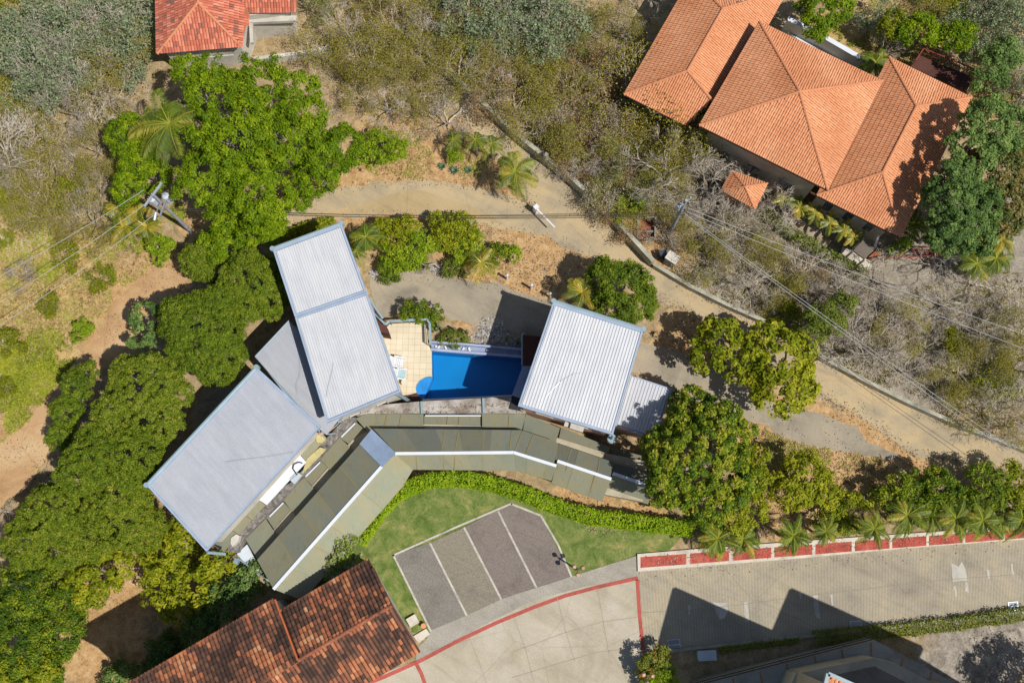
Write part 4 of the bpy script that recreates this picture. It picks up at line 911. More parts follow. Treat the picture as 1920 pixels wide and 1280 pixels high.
for (a, b, w_, l, ln) in ((1264, 1208, 21, 'grate', 'steel drain grate in the street nearest the white utility box'), (1605, 1173, 20, 'g', 'steel drain grate in the tip of the second pointed shadow'), (1900, 1136, 17, 'g', 'pale drain grate near the right edge of the picture')):
    m = MB(); c = P(a, b, .02); s = w_ / K; d_ = s * .85; rz = R(5)
    for k in range(-1, 2):
        m.box(c + Vector((0, k * d_ / 2, 0)), s, .05, .05, rz)
    for k in (-1, 1): m.box(c + Vector((k * s / 2, 0, .002)), .05, d_, .05, rz)
    o = tag(m.build('drain_grate', M['steel']), ln, 'drain', 'drain grates along the street kerb')
    m2 = MB(); m2.box(c - Vector((0, 0, .012)), s, d_, .02, rz); m2.build('dark_well', M['glass'], o)
    m3 = MB()
    for k in range(-7, 8): m3.box(c + Vector((k * s / 16, 0, -.0)), .014, d_, .03, rz)
    m3.build('bars', M['steel'], o)
def cabinet(px, py, s, label, mat='whitewall', h=.8, rz=0, cat='box'):
    o = empty('utility_box', P(px, py), label, cat, None, rz); m = MB(); m.box((0, 0, h / 2), s[0], s[1], h); m.build('body', M[mat], o, local=True)
    m = MB(); m.box((0, 0, h + .02), s[0] + .08, s[1] + .08, .05); m.build('lid', M[mat], o, local=True)
    m = MB(); m.box((0, -s[1] / 2 - .01, h * .5), s[0] * .8, .03, h * .75); m.build('door', M[mat], o, local=True)
    m = MB(); m.box((s[0] * .3, -s[1] / 2 - .03, h * .5), .04, .03, .12); m.build('handle', M['steel'], o, local=True)
cabinet(1256, 492, (.8, .6), 'white meter box with a dark shadow, outside the wall bend', h=1.2, rz=R(-35))
cabinet(1322, 1226, (1.1, .55), 'pale utility box standing behind the street kerb', 'transf', .7, R(3))
m = MB(); p = P(1240, 480); m.box(p + Vector((0, 0, .4)), .5, .4, .8, .3); tag(m.build('waste_bin', M['glass']), 'dark bin next to the white meter box', 'bin')
m = MB(); m.box(P(774, 1163, .1), .66, .62, .24, R(30)); tag(m.build('manhole_slab', M['kerb']), 'square cream slab on the lawn strip by the parking bays', 'slab')
m = MB(); m.prism([P(*p, .1) for p in ((790, 1183), (799, 1178), (806, 1188), (785, 1205), (775, 1192))], .2); tag(m.build('entry_slab', M['kerb']), 'cream entry slab between the old tile roof and the parking corner', 'slab')
o = empty('flower_pot', P(795, 1172), 'small terracotta pot with a dark plant at the parking corner', 'flower pot'); m = MB(); m.tube((0, 0, 0), (0, 0, .35), .12, .18, 10); m.build('pot', M['tileNE'], o, local=True)
pit = empty('brick_planter', P(1212, 430), 'square pale-walled pit lined with red brick beside the thicket', 'planter')
m = MB(); q4 = [P(*p) for p in ((1196, 410), (1228, 410), (1227, 450), (1195, 450))]; m.path(q4 + [q4[0]], .18, -.02, .45); m.build('rim', M['stone'], pit)
m = MB(); m.bar(P(1197, 433, .3), P(1227, 434, .3), .15, .32); m.build('cross_wall', M['stone'], pit)
m = MB(); m.ngon([p + Vector((0, 0, .1)) for p in q4]); m.build('brick_floor', surf('red_rubble', A(168, 104, 86), A(110, 72, 60), None, 2, 8, .4), pit)
# south-east entrance of the villa
en = empty('entrance_porch', P(1620, 470), 'concrete entrance porch with a flat grey roof beside the villa', 'porch')
m = MB(); m.prism([P(*p, 2.2) for p in ((1620, 448), (1642, 462), (1622, 486), (1600, 470))], .15); m.build('roof', surf('brown_slab', A(120, 110, 98), None, None, .8, 6, .2), en)
m = MB(); m.to([P(*p, .12) for p in ((1580, 462), (1632, 490), (1636, 500), (1628, 510), (1576, 474))], -.02); m.build('paving', M['kerb'], en)
m = MB(); m.tube(P(1648, 440, 2.9), P(1640, 462, 2.3), .09); m.build('beam', M['kerb'], en)
for p in ((1620, 448), (1642, 462), (1622, 486), (1600, 470)):
    a = P(*p, 2.1); m = MB(); m.tube(Vector((a.x, a.y, 0)), a, .08); m.build('post', M['kerb'], en)
m = MB(); m.to([P(*p, .16) for p in ((1624, 486), (1645, 468), (1655, 476), (1640, 484))], -.02); m.build('terracotta_step', M['tilebase'], en)
st = empty('garden_stairs', P(1700, 490), 'curved garden stairway with red handrails leading east from the villa', 'stairs')
sp = [(1642, 487), (1665, 482), (1692, 478), (1705, 470), (1725, 464), (1750, 463), (1770, 464)]
for off in (0, 16):
    m = MB(); pp = [P(a, b + off * min(1, max(0, (a - 1690) / 20)), 1.0) for a, b in sp]
    for i in range(len(pp) - 1):
        m.tube(pp[i], pp[i + 1], .05, n=6); m.tube(Vector((pp[i].x, pp[i].y, 0)), pp[i], .03, n=6)
    m.build('handrail', M['rail'], st)
for k in range(7):
    a = P(1712 + 8.5 * k, 473 + .3 * k, .1 + .05 * k); m = MB(); m.box(a, .26, .5, .12, R(8)); m.build('step', M['wood'], st)
# poles
def wires(name, pts_list, mat, label, sag=1.0, r=.02, cat='cable', group='overhead power cables'):
    for lab, a, b, sg in pts_list:
        m = MB(); prev = None
        for k in range(25):
            t = k / 24; p = a.lerp(b, t) - Vector((0, 0, 4 * sg * t * (1 - t)))
            if prev is not None: m.tube(prev, p, r, n=5, cap=False)
            prev = p
        tag(m.build(name, mat), lab, cat, group)
p1 = G(358, 434); t1 = p1 + Vector((0, 0, 7.4))
po = empty('utility_pole', p1, 'concrete utility pole with two grey transformers beside the big bright tree', 'utility pole', 'utility poles')
m = MB(); m.tube((0, 0, 0), (0, 0, 7.4), .14, .09, 10); m.build('post', M['pole'], po, local=True)
m = MB(); m.box((-.1, .1, 7.1), 1.9, .12, .12, R(58)); m.build('crossarm', M['pole'], po, local=True)
m = MB(); m.box((.3, -.5, 6.3), 1.2, .1, .1, R(75)); m.build('crossarm', M['steel'], po, local=True)
for (x, y) in ((-.42, .05), (.45, .25)):
    m = MB(); m.tube((x, y, 5.6), (x, y, 6.5), .24, .24, 12); m.tube((x, y, 6.5), (x, y, 6.6), .24, .12, 12)
    for k in (-1, 1): m.tube((x + .08 * k, y, 6.6), (x + .08 * k, y, 6.85), .035, .02, 6)
    m.build('transformer', M['transf'], po, local=True)
m = MB(); m.tube((0, 0, 6.0), (-.15, -1.0, 6.4), .03); m.tube((-.13, -.85, 6.36), (-.2, -1.35, 6.3), .11, .1, 8); m.build('lamp_arm', M['steel'], po, local=True)
for k in (-.9, -.45, 0, .45, .9):
    m = MB(); a = R(58); m.tube((-.1 + k * math.cos(a), .1 + k * math.sin(a), 7.16), (-.1 + k * math.cos(a), .1 + k * math.sin(a), 7.34), .04, .03, 6); m.build('insulator', M['transf'], po, local=True)
p2 = P(1254, 440); t2 = p2 + Vector((0, 0, 7.0))
po2 = empty('utility_pole', p2, 'slim pale utility pole beside the brick-lined pit', 'utility pole', 'utility poles')
m = MB(); m.tube((0, 0, 0), (0, 0, 7.0), .14, .1, 10); m.build('post', M['pole'], po2, local=True)
m = MB(); m.box((0, 0, 6.5), 1.1, .1, .1, R(40)); m.build('crossarm', M['steel'], po2, local=True)
m = MB(); m.tube((-.2, .1, 5.2), (-.2, .1, 5.8), .16, .16, 10); m.build('transformer', M['transf'], po2, local=True)
for k in (-.45, 0, .45):
    m = MB(); m.tube((k * .77, k * .64, 6.55), (k * .77, k * .64, 6.75), .05, .04, 6); m.build('insulator', M['transf'], po2, local=True)
D = Vector
wires('power_cable', [('pale power cable from the transformer pole to the left edge, uppermost of three', t1 + D((-.6, .3, 0)), G(-120, 640) + D((0, 0, 4)), .5), ('pale power cable from the transformer pole to the left edge, middle of three', t1 + D((-.2, -.2, -.4)), G(-120, 700) + D((0, 0, 4)), .5),
      ('thick grey cable bundle from the transformer pole, lowest of three', t1 + D((0, -.8, -1)), G(-120, 730) + D((0, 0, 3.2)), .8)], M['cable'], '', .5, .018)
wires('power_cable', [('dark sagging cable over the upper driveway, upper of the pair', P(330, 390, 6.2), P(1285, 398, 6.0), 1.1), ('dark sagging cable over the upper driveway, lower of the pair', P(330, 393, 6.0), P(1284, 403, 5.8), 1.15)], M['darkcable'], '', 1, .022)
wires('power_cable', [('pale cable from the slim pole to the right edge, upper of the parallel pair', P(1290, 390, 6.7), P(2000, 655, 6), .4), ('pale cable from the slim pole to the right edge, lower of the parallel pair', P(1288, 397, 6.7), P(2000, 684, 6), .4),
      ('thin cable crossing the dry thicket toward the driveway end, upper one', P(1285, 402, 6.4), P(1990, 905, 5), .3), ('thin cable crossing the dry thicket toward the driveway end, lower one', P(1283, 404, 6.2), P(1975, 905, 5), .35)], M['cable'], '', 1, .016)

# ------------------------------------------------------------------ vegetation
def leaves(pts, nrm, size, tint, mat, name='crown', asp=.5, up=.0):
    N = len(pts); nrm = nrm / (np.linalg.norm(nrm, axis=1, keepdims=True) + 1e-9)
    t = rng.normal(size=(N, 3)); t -= nrm * np.sum(t * nrm, axis=1, keepdims=True); t /= (np.linalg.norm(t, axis=1, keepdims=True) + 1e-9)
    b = np.cross(nrm, t); s = size[:, None]
    V = np.stack([pts - t * s, pts + b * s * asp - t * s * .1, pts + t * s, pts - b * s * asp - t * s * .1], axis=1).reshape(-1, 3)
    return np_mesh(name, V, 4, np.clip(tint, 0, 1), mat)
def clump_cloud(lobes, clump, leaf, cov=1.5, droop=.0, shell=(.72, 1.05), jitter=.45, zmin=-.25, clvar=.5, rosette=False, loose=False):
    """lobes: (x,y,z,rx,ry,rz) world ellipsoids. returns pts, nrm, size, tint"""
    PT, NR, SZ, TI = [], [], [], []
    lob = np.array(lobes)
    for li, (x, y, z, rx, ry, rz) in enumerate(lob):
        area = 2 * math.pi * (rx * ry + rx * rz + ry * rz) / 3 * 1.15
        nc = max(6, int(area / (clump * clump * (1.15 if clump < .23 else 1.6))))
        u = rng.uniform(zmin, 1, nc); ph = rng.uniform(0, 2 * math.pi, nc); rr = np.sqrt(1 - u * u)
        d = np.stack([rr * np.cos(ph), rr * np.sin(ph), u], 1); k = rng.uniform(shell[0], shell[1], nc)[:, None]
        # noise outline
        nv = np.array([noise.noise(Vector((x * .3 + q[0] * 2.2, y * .3 + q[1] * 2.2, q[2] * 2.2 + li * 3.1))) for q in d])[:, None]
        c = np.array([x, y, z]) + d * np.array([rx, ry, rz]) * k * (1 + nv * .3)
        keep = np.ones(nc, bool)
        for lj, (a, b, e, ra, rb2, rc) in enumerate(lob):
            if lj != li: keep &= (((c[:, 0] - a) / ra) ** 2 + ((c[:, 1] - b) / rb2) ** 2 + ((c[:, 2] - e) / rc) ** 2) > .5
        c = c[keep]; d = d[keep]; nc = len(c)
        if nc == 0: continue
        cr = clump * rng.uniform(.6, 1.25, nc); ct = rng.uniform(0, 1, nc)
        nl = np.maximum(5, (2 * math.pi * cr * cr * cov / (leaf * leaf * 1.0)).astype(int)); idx = np.repeat(np.arange(nc), nl); N = len(idx)
        v = rng.normal(size=(N, 3)); v /= np.linalg.norm(v, axis=1, keepdims=True); v = v + d[idx] * .55 + np.array([0, 0, .25]); v /= np.linalg.norm(v, axis=1, keepdims=True)
        rad = cr[idx] * (rng.uniform(.3, 1.35, N) if loose else rng.uniform(.55, 1.1, N))
        p = c[idx] + v * rad[:, None] * np.array([1, 1, .8]); p[:, 2] -= droop * rad * rng.uniform(0, 1, N)
        nn = v + rng.normal(size=(N, 3)) * jitter + np.array([0, 0, .35])
        PT.append(p); NR.append(nn); SZ.append(leaf * rng.uniform(.6, 1.25, N)); 
        tt_ = clvar * ct[idx] + (1 - clvar) * rng.uniform(0, 1, N)
        if rosette: tt_ = np.where(rad / cr[idx] > .93, tt_ + .14, tt_ - .06)
        TI.append(tt_)
    return np.concatenate(PT), np.concatenate(NR), np.concatenate(SZ), np.concatenate(TI)
def tube_mesh(segs, name, mat, n=4):
    """segs array (N,8): p0,p1,r0,r1"""
    S = np.array(segs); p0, p1, r0, r1 = S[:, 0:3], S[:, 3:6], S[:, 6], S[:, 7]; d = p1 - p0; d /= (np.linalg.norm(d, axis=1, keepdims=True) + 1e-9)
    h = np.where(np.abs(d[:, 2:3]) < .8, np.array([[0, 0, 1.0]]), np.array([[1.0, 0, 0]])); a = np.cross(d, h); a /= np.linalg.norm(a, axis=1, keepdims=True); b = np.cross(d, a)
    Q = []
    ring = [(math.cos(2 * math.pi * k / n), math.sin(2 * math.pi * k / n)) for k in range(n)]
    A0 = [p0 + (a * c + b * s) * r0[:, None] for c, s in ring]; A1 = [p1 + (a * c + b * s) * r1[:, None] for c, s in ring]
    for k in range(n):
        l = (k + 1) % n; Q.append(np.stack([A0[k], A0[l], A1[l], A1[k]], 1))
    V = np.concatenate(Q, 0).reshape(-1, 3); me = np_mesh(name, V, 4, rng.uniform(0, 1, len(V) // 4), mat); return me
def trunk_segs(base, targets, r):
    """tapering trunk from base to a fork, limbs bending out to each target"""
    base = Vector(base); c = sum([Vector(t) for t in targets], Vector()) / len(targets); H = max(.6, c.z - base.z); fork = base.lerp(Vector((c.x, c.y, base.z + H * .42)), .8); fork.z = base.z + H * .4
    S = [];
    def seg(p, q, a, b_): S.append([*p, *q, a, b_])
    mid = base.lerp(fork, .5) + Vector((random.uniform(-.12, .12), random.uniform(-.12, .12), 0)); seg(base, mid, r * 1.25, r); seg(mid, fork, r, r * .85)
    for t in targets:
        t = Vector(t); p = fork; n = 4
        for k in range(n):
            q = fork.lerp(t, (k + 1) / n) + Vector((random.uniform(-.2, .2), random.uniform(-.2, .2), random.uniform(-.05, .2))) * (1 if k < n - 1 else 0)
            seg(p, q, r * .6 * (1 - k / n) + .03, r * .6 * (1 - (k + 1) / n) + .03); p = q
    return S
def tree(name, label, cat, lobes, mat, clump=.55, leaf=.16, cov=1.25, base=None, flat_=.75, group=None, bark='bark', h=None, **kw):
    """lobes: (px, py, r_px, z_top above local ground)"""
    W_ = []
    for (px, py, r, z) in lobes:
        g0 = G(px, py).z; zt = z + g0; rm = r * .92 / K * (HC - zt) / HC; rz = min(rm * flat_, z * .62); c = P(px, py, zt - rz * .6); W_.append((c.x, c.y, zt - rz, rm, rm, rz))
    cx = sum(q[0] * q[3] for q in W_) / sum(q[3] for q in W_); cy = sum(q[1] * q[3] for q in W_) / sum(q[3] for q in W_)
    if base: bp = G(*base)
    else: bp = Vector((cx, cy, T(cx, cy)))
    o = empty(name, bp, label, cat, group)
    tg = []
    for (x, y, z, rx, ry, rz) in W_:
        tg.append((x, y, z + rz * .35))
        if rx > 1.6:
            for k in range(3): a = k * 2.1 + x; tg.append((x + rx * .6 * math.cos(a), y + ry * .6 * math.sin(a), z + rz * .25))
    me = tube_mesh(trunk_segs(bp, tg, max(.05, .07 * max(q[3] for q in W_))), 'trunk', M[bark], 6); link('trunk', me, None, o)
    q_ = list(clump_cloud(W_, clump, leaf, cov, **kw)); q_[3] = q_[3] + random.uniform(-.12, .12); me = leaves(*q_, M[mat], asp=.5); link('crown', me, None, o)
    return o
T8 = {}
tree('broadleaf_tree', 'huge bright green spreading tree with feathery tiers left of the upper driveway', 'tree',
     [(395, 165, 62, 7.5), (480, 160, 60, 8), (560, 170, 42, 7.5), (350, 130, 35, 7), (440, 240, 85, 9), (530, 260, 72, 8.5), (575, 215, 40, 7.5), (390, 330, 72, 7.5), (480, 350, 66, 8), (430, 400, 48, 6), (330, 230, 30, 6.5), (500, 410, 34, 5.5)],
     'ficus', .36, .095, 1.45, loose=True, base=(450, 290), flat_=.5, jitter=.5, shell=(.6, 1.12))
tree('broadleaf_tree', 'rounder bright green tree attached to the right flank of the huge tree', 'tree', [(640, 270, 46, 6), (605, 300, 48, 6), (580, 330, 38, 5), (555, 370, 26, 4)], 'ficus', .34, .095, 1.5, loose=True)
tree('broadleaf_tree', 'bright green side tree with dark gaps left of the tall feather palm', 'tree', [(235, 250, 42, 5), (260, 300, 38, 5), (240, 345, 34, 4.5), (290, 330, 28, 4)], 'ficus', .34, .095, 1.5, loose=True)
tree('broadleaf_tree', 'medium green tree crown squeezed between the bright tree and the north wing', 'tree', [(415, 455, 42, 4), (470, 430, 38, 4), (510, 425, 26, 3.5)], 'ficus', .34, .095, 1.5, loose=True)
for lab, lb, cl in (
    ('small dark round clipped tree nearest the utility pole', [(378, 482, 40, 3.6), (395, 500, 28, 3.2)], 0),
    ('round dense tree beside the upper left corner of the north wing', [(465, 525, 62, 5), (455, 560, 45, 4.6), (500, 560, 36, 4.4)], 0),
    ('large round dense tree left of the low triangular roof', [(375, 620, 78, 5.6), (405, 665, 54, 5.2), (340, 590, 42, 5), (398, 575, 42, 5)], 0),
    ('wide dense tree mass beside the upper half of the big left roof', [(270, 725, 66, 5.5), (285, 780, 54, 5.2), (240, 700, 34, 4.6), (215, 780, 46, 5), (332, 735, 26, 4.5)], 0),
    ('dense tree with leafy top beside the lower half of the big left roof', [(190, 850, 60, 5.4), (245, 850, 54, 5.4), (150, 880, 46, 5), (250, 893, 34, 5)], 0),
    ('dense dark tree overhanging the lower left corner of the big roof', [(215, 960, 66, 5.6), (262, 990, 44, 5.4), (160, 1000, 50, 5.4), (225, 925, 44, 5.4)], 0),
    ('wide dark tree filling the left edge below the dirt track', [(88, 962, 54, 5.4), (50, 1015, 46, 5), (110, 1030, 36, 5)], 0)):
    tree('laurel_tree', lab, 'tree', lb, 'laurel', .21, .065, 1.75, group='dense trees along the west side of the house', clvar=.3, shell=(.9, 1.03), jitter=.7, loose=True)
tree('laurel_tree', 'narrow paler tree along the dirt track edge left of the dense row', 'tree', [(142, 722, 30, 3.0), (122, 770, 28, 3.0), (114, 818, 26, 2.8), (162, 698, 20, 2.6)], 'laurel', .26, .08, 1.5, loose=True)
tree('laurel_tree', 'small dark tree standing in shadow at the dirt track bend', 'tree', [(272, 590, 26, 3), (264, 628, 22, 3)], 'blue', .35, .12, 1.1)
tree('broadleaf_tree', 'bright yellow green tree between dark trees above the brown soil slope', 'tree', [(165, 1085, 50, 5.5), (195, 1060, 42, 5.5), (150, 1110, 30, 5)], 'citrus', .4, .13, 1.2)
tree('laurel_tree', 'big dark green tree with pale flecks in the lower left corner', 'tree', [(50, 1130, 72, 6), (100, 1180, 55, 5.6), (40, 1220, 66, 6), (110, 1130, 35, 5.5), (60, 1270, 50, 5)], 'mango', .36, .09, 1.4, loose=True)
tree('laurel_tree', 'lime tinted shrub at the bottom edge of the lower left corner', 'tree', [(25, 1265, 36, 6), (75, 1262, 28, 5.4)], 'citrus', .4, .13, 1.1)
tree('citrus_tree', 'loose yellow green tree below the lowest corner of the big left roof', 'tree', [(330, 1040, 50, 4.6), (300, 1090, 42, 4.4), (370, 1090, 42, 4.2), (330, 1130, 38, 4), (400, 1060, 30, 3.8), (290, 1040, 30, 4.2), (340, 1000, 26, 4.4)], 'citrus', .38, .14, .95, shell=(.5, 1.1))
tree('mango_tree', 'round green tree just above the pavilion roof', 'tree', [(1170, 540, 58, 4.4), (1195, 565, 42, 4.2), (1140, 520, 38, 4), (1150, 570, 38, 3.8)], 'laurel', .28, .085, 1.6, loose=True, group=None, bark='bark')
tree('mango_tree', 'broad leafy tree left half of the pair hiding the driveway fork', 'tree', [(1350, 640, 52, 4.2), (1390, 670, 42, 4.2), (1330, 670, 30, 3.6)], 'citrus', .38, .15, 1.0, shell=(.6, 1.1))
tree('mango_tree', 'broad yellow green tree right half of the pair hiding the driveway fork', 'tree', [(1470, 670, 68, 5), (1480, 720, 56, 4.8), (1430, 640, 40, 4.4), (1450, 740, 34, 4)], 'citrus', .4, .15, 1.1)
tree('mango_tree', 'tallest mango tree with reddish leaf tips between shed end and palms', 'tree',
     [(1308, 852, 94, 7), (1298, 764, 44, 4.8), (1352, 806, 56, 6.4), (1272, 900, 56, 6.2), (1360, 890, 60, 6.4), (1328, 935, 44, 5.6), (1262, 842, 48, 6.4)], 'mango', .32, .11, 1.5, base=(1298, 985), rosette=True, shell=(.8, 1.08), clvar=.5)
tree('shrub_tree', 'lime green tree leaning against the right side of the tallest mango', 'tree', [(1405, 900, 36, 4), (1400, 950, 40, 4), (1420, 855, 24, 3.5), (1380, 965, 30, 3.6)], 'citrus', .3, .1, 1.3, loose=True)
tree('shrub_tree', 'round light green tree on the dry bank right of the tallest mango', 'tree', [(1510, 895, 50, 3.8), (1490, 920, 38, 3.6), (1540, 915, 36, 3.6)], 'citrus', .3, .1, 1.3, loose=True)
for i, (lab, lb) in enumerate((
    ('sparse small tree on the bank left of the middle palms', [(1560, 950, 26, 2.6), (1590, 935, 20, 2.4), (1545, 980, 22, 2.4)]),
    ('green shrub in front of the third dark shadow on the bank', [(1620, 935, 20, 2.2), (1600, 925, 16, 2)]),
    ('leafy shrub tree left of the pale driveway end', [(1695, 910, 34, 3.2), (1670, 930, 26, 3), (1700, 950, 24, 3)]),
    ('leafy shrub tree directly below the driveway end', [(1760, 910, 42, 3.6), (1740, 935, 34, 3.2), (1790, 930, 28, 3.2)]),
    ('leafy tree crown second from the right edge below the driveway', [(1850, 900, 40, 3.6), (1840, 930, 36, 3.4), (1875, 920, 30, 3.2)]),
    ('leafy tree crown cut by the right edge below the driveway', [(1910, 905, 34, 3.4), (1915, 940, 36, 3.4), (1895, 880, 20, 3)]))):
    lb = [(a, b + 2, c * .86, d * .85) for a, b, c, d in lb]
    tree('shrub_tree', lab, 'tree', lb, ['citrus', 'citrus', 'mango', 'mango', 'laurel', 'citrus'][i], .3, .095, 1.15, group='shrubby trees on the bank above the palms', shell=(.5, 1.12), loose=True)
# north-east
for lab, lb, mt in (
    ('dark blue green mango tree touching the right side of the villa roof', [(1855, 235, 62, 8.5), (1825, 275, 48, 8), (1895, 235, 44, 8), (1860, 215, 44, 8)], 'blue'),
    ('mango tree with browning top at the right edge beside the villa', [(1870, 320, 62, 7), (1900, 300, 44, 6.6), (1905, 380, 46, 6), (1880, 410, 36, 5.4)], 'brown'),
    ('deep green clumped mango tree below the villa east corner', [(1800, 375, 66, 8), (1790, 425, 52, 7.4), (1830, 430, 46, 7), (1840, 380, 44, 7), (1768, 440, 28, 6), (1800, 330, 40, 8)], 'blue'),
    ('bright green tree above the white garden wall', [(1540, 15, 46, 4.6), (1530, 50, 26, 4), (1575, 10, 30, 4.2)], 'ficus'),
    ('bright green tree nearest the brown timber deck', [(1730, 48, 32, 4), (1710, 58, 24, 3.6), (1748, 62, 22, 3.6)], 'ficus'),
    ('small yellow green tree between the two bright trees above the villa', [(1680, 42, 28, 3.4), (1668, 55, 18, 3)], 'citrus'),
    ('bright green tree right of the timber deck', [(1792, 68, 30, 4), (1806, 60, 24, 4)], 'ficus')):
    tree('mango_tree', lab, 'tree', lb, mt, .34, .1, 1.5, clvar=.55, loose=(mt != 'blue'), rosette=mt in ('brown',))
tree('pine_tree', 'soft dark green needle tree right of the timber deck', 'tree', [(1865, 120, 40, 5), (1890, 100, 36, 5), (1850, 150, 28, 4.5)], 'blue', .4, .1, 1.0, shell=(.5, 1.1))
tree('pine_tree', 'soft green needle tree in the grey thicket below the power cables', 'tree', [(1560, 590, 42, 4), (1530, 610, 34, 3.6), (1590, 570, 26, 3.6)], 'greenfine', .4, .08, .7, shell=(.3, 1.1))
# shrubs
for lab, lb, mt, l_ in (
    ('bright green bush with pale twigs on tan dirt north of the upper driveway', [(715, 270, 36, 2.4), (745, 280, 24, 2.2), (690, 290, 24, 2)], 'lime', .13),
    ('yellow green shrub beside the upper right corner of the north wing', [(740, 440, 34, 2), (760, 425, 26, 2), (715, 430, 24, 1.8)], 'citrus', .13),
    ('yellow green shrub in the middle of the planted island', [(785, 455, 34, 2), (770, 480, 28, 1.8), (745, 480, 30, 1.8)], 'lime', .13),
    ('dark low shrub beside the white rocks', [(730, 500, 26, 1.2), (755, 492, 18, 1.1)], 'laurel', .11),
    ('yellow green shrub on the right half of the planted island', [(850, 425, 34, 2), (830, 450, 30, 1.9), (875, 440, 30, 1.9), (820, 415, 18, 1.6)], 'citrus', .13),
    ('loose lime shrub right of the planted island', [(870, 470, 26, 1.6), (890, 450, 22, 1.6)], 'lime', .12),
    ('small green shrub east of the drooping palm', [(938, 470, 16, 1.2), (930, 480, 14, 1)], 'laurel', .11),
    ('yellow green round shrub near the second shrub east of the drooping palm', [(962, 475, 17, 1.3)], 'lime', .12),
    ('dark grey green shrub at the lower edge of the planted island', [(850, 502, 22, 1), (790, 495, 12, .8)], 'greenfine', .1),
    ('yellow bush at the wall corner inside the thorn thicket', [(1180, 385, 26, 2), (1160, 395, 20, 1.6), (1195, 370, 18, 1.8)], 'lime', .12),
    ('small round bush beside the thin palms at the road bend', [(852, 288, 15, 1.1)], 'lime', .1),
    ('low lime bush alone at the track edge', [(150, 622, 19, 1.2), (150, 606, 14, 1)], 'lime', .1),
    ('lime bush right above the dirt track bend', [(300, 478, 16, 1.2), (290, 460, 20, 1.3), (315, 455, 14, 1)], 'lime', .12),
    ('dark green bush by the pool terrace railing', [(763, 584, 19, 1.6), (790, 584, 21, 1.7), (814, 592, 17, 1.5)], 'laurel', .11),
    ('silvery green ground shrub below the cacti', [(835, 632, 14, .6), (850, 637, 16, .6), (870, 632, 10, .5)], 'greenfine', .08),
    ('variegated pink and green bush at the tile roof corner', [(640, 1040, 30, 2.4), (625, 1065, 24, 2), (655, 1015, 18, 2)], 'var', .16),
    ('yellow green bush with pink flowers at the court corner', [(1225, 1240, 22, 1.8), (1240, 1232, 18, 1.6), (1212, 1255, 18, 1.6)], 'flower', .12),
    ('pale green bush at the bottom edge of the court corner', [(1245, 1268, 24, 1.6), (1225, 1285, 26, 1.6)], 'lime', .11)):
    o = tree('bush', lab, 'bush', lb, mt, .24, l_ * .68, 1.15, shell=(.45, 1.12), flat_=.7, loose=True, jitter=.7)
# flat oval of grass-like plant + round groundcover
tree('shade_tree', 'dark leafy tree at the lower right corner outside the grey yard, throwing its shadow in', 'tree', [(2070, 1370, 60, 7), (2035, 1405, 45, 6), (2110, 1330, 50, 7)], 'mango', .4, .12, .8, shell=(.3, 1.1), loose=True)
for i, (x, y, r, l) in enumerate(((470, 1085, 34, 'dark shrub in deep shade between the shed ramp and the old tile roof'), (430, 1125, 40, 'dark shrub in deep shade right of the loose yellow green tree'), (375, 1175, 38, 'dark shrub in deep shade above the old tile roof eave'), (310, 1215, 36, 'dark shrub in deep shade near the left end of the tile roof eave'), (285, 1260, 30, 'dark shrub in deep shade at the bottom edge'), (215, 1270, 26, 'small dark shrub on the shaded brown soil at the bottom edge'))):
    tree('shade_shrub', l, 'bush', [(x, y, r, 1.4), (x + 18, y - 16, r * .7, 1.2)], 'blue', .3, .1, .8, shell=(.4, 1.1), loose=True, group='shrubs added to deepen the shade of the old tile roof')  # dark shrubs added over dim planting to deepen the shaded ground
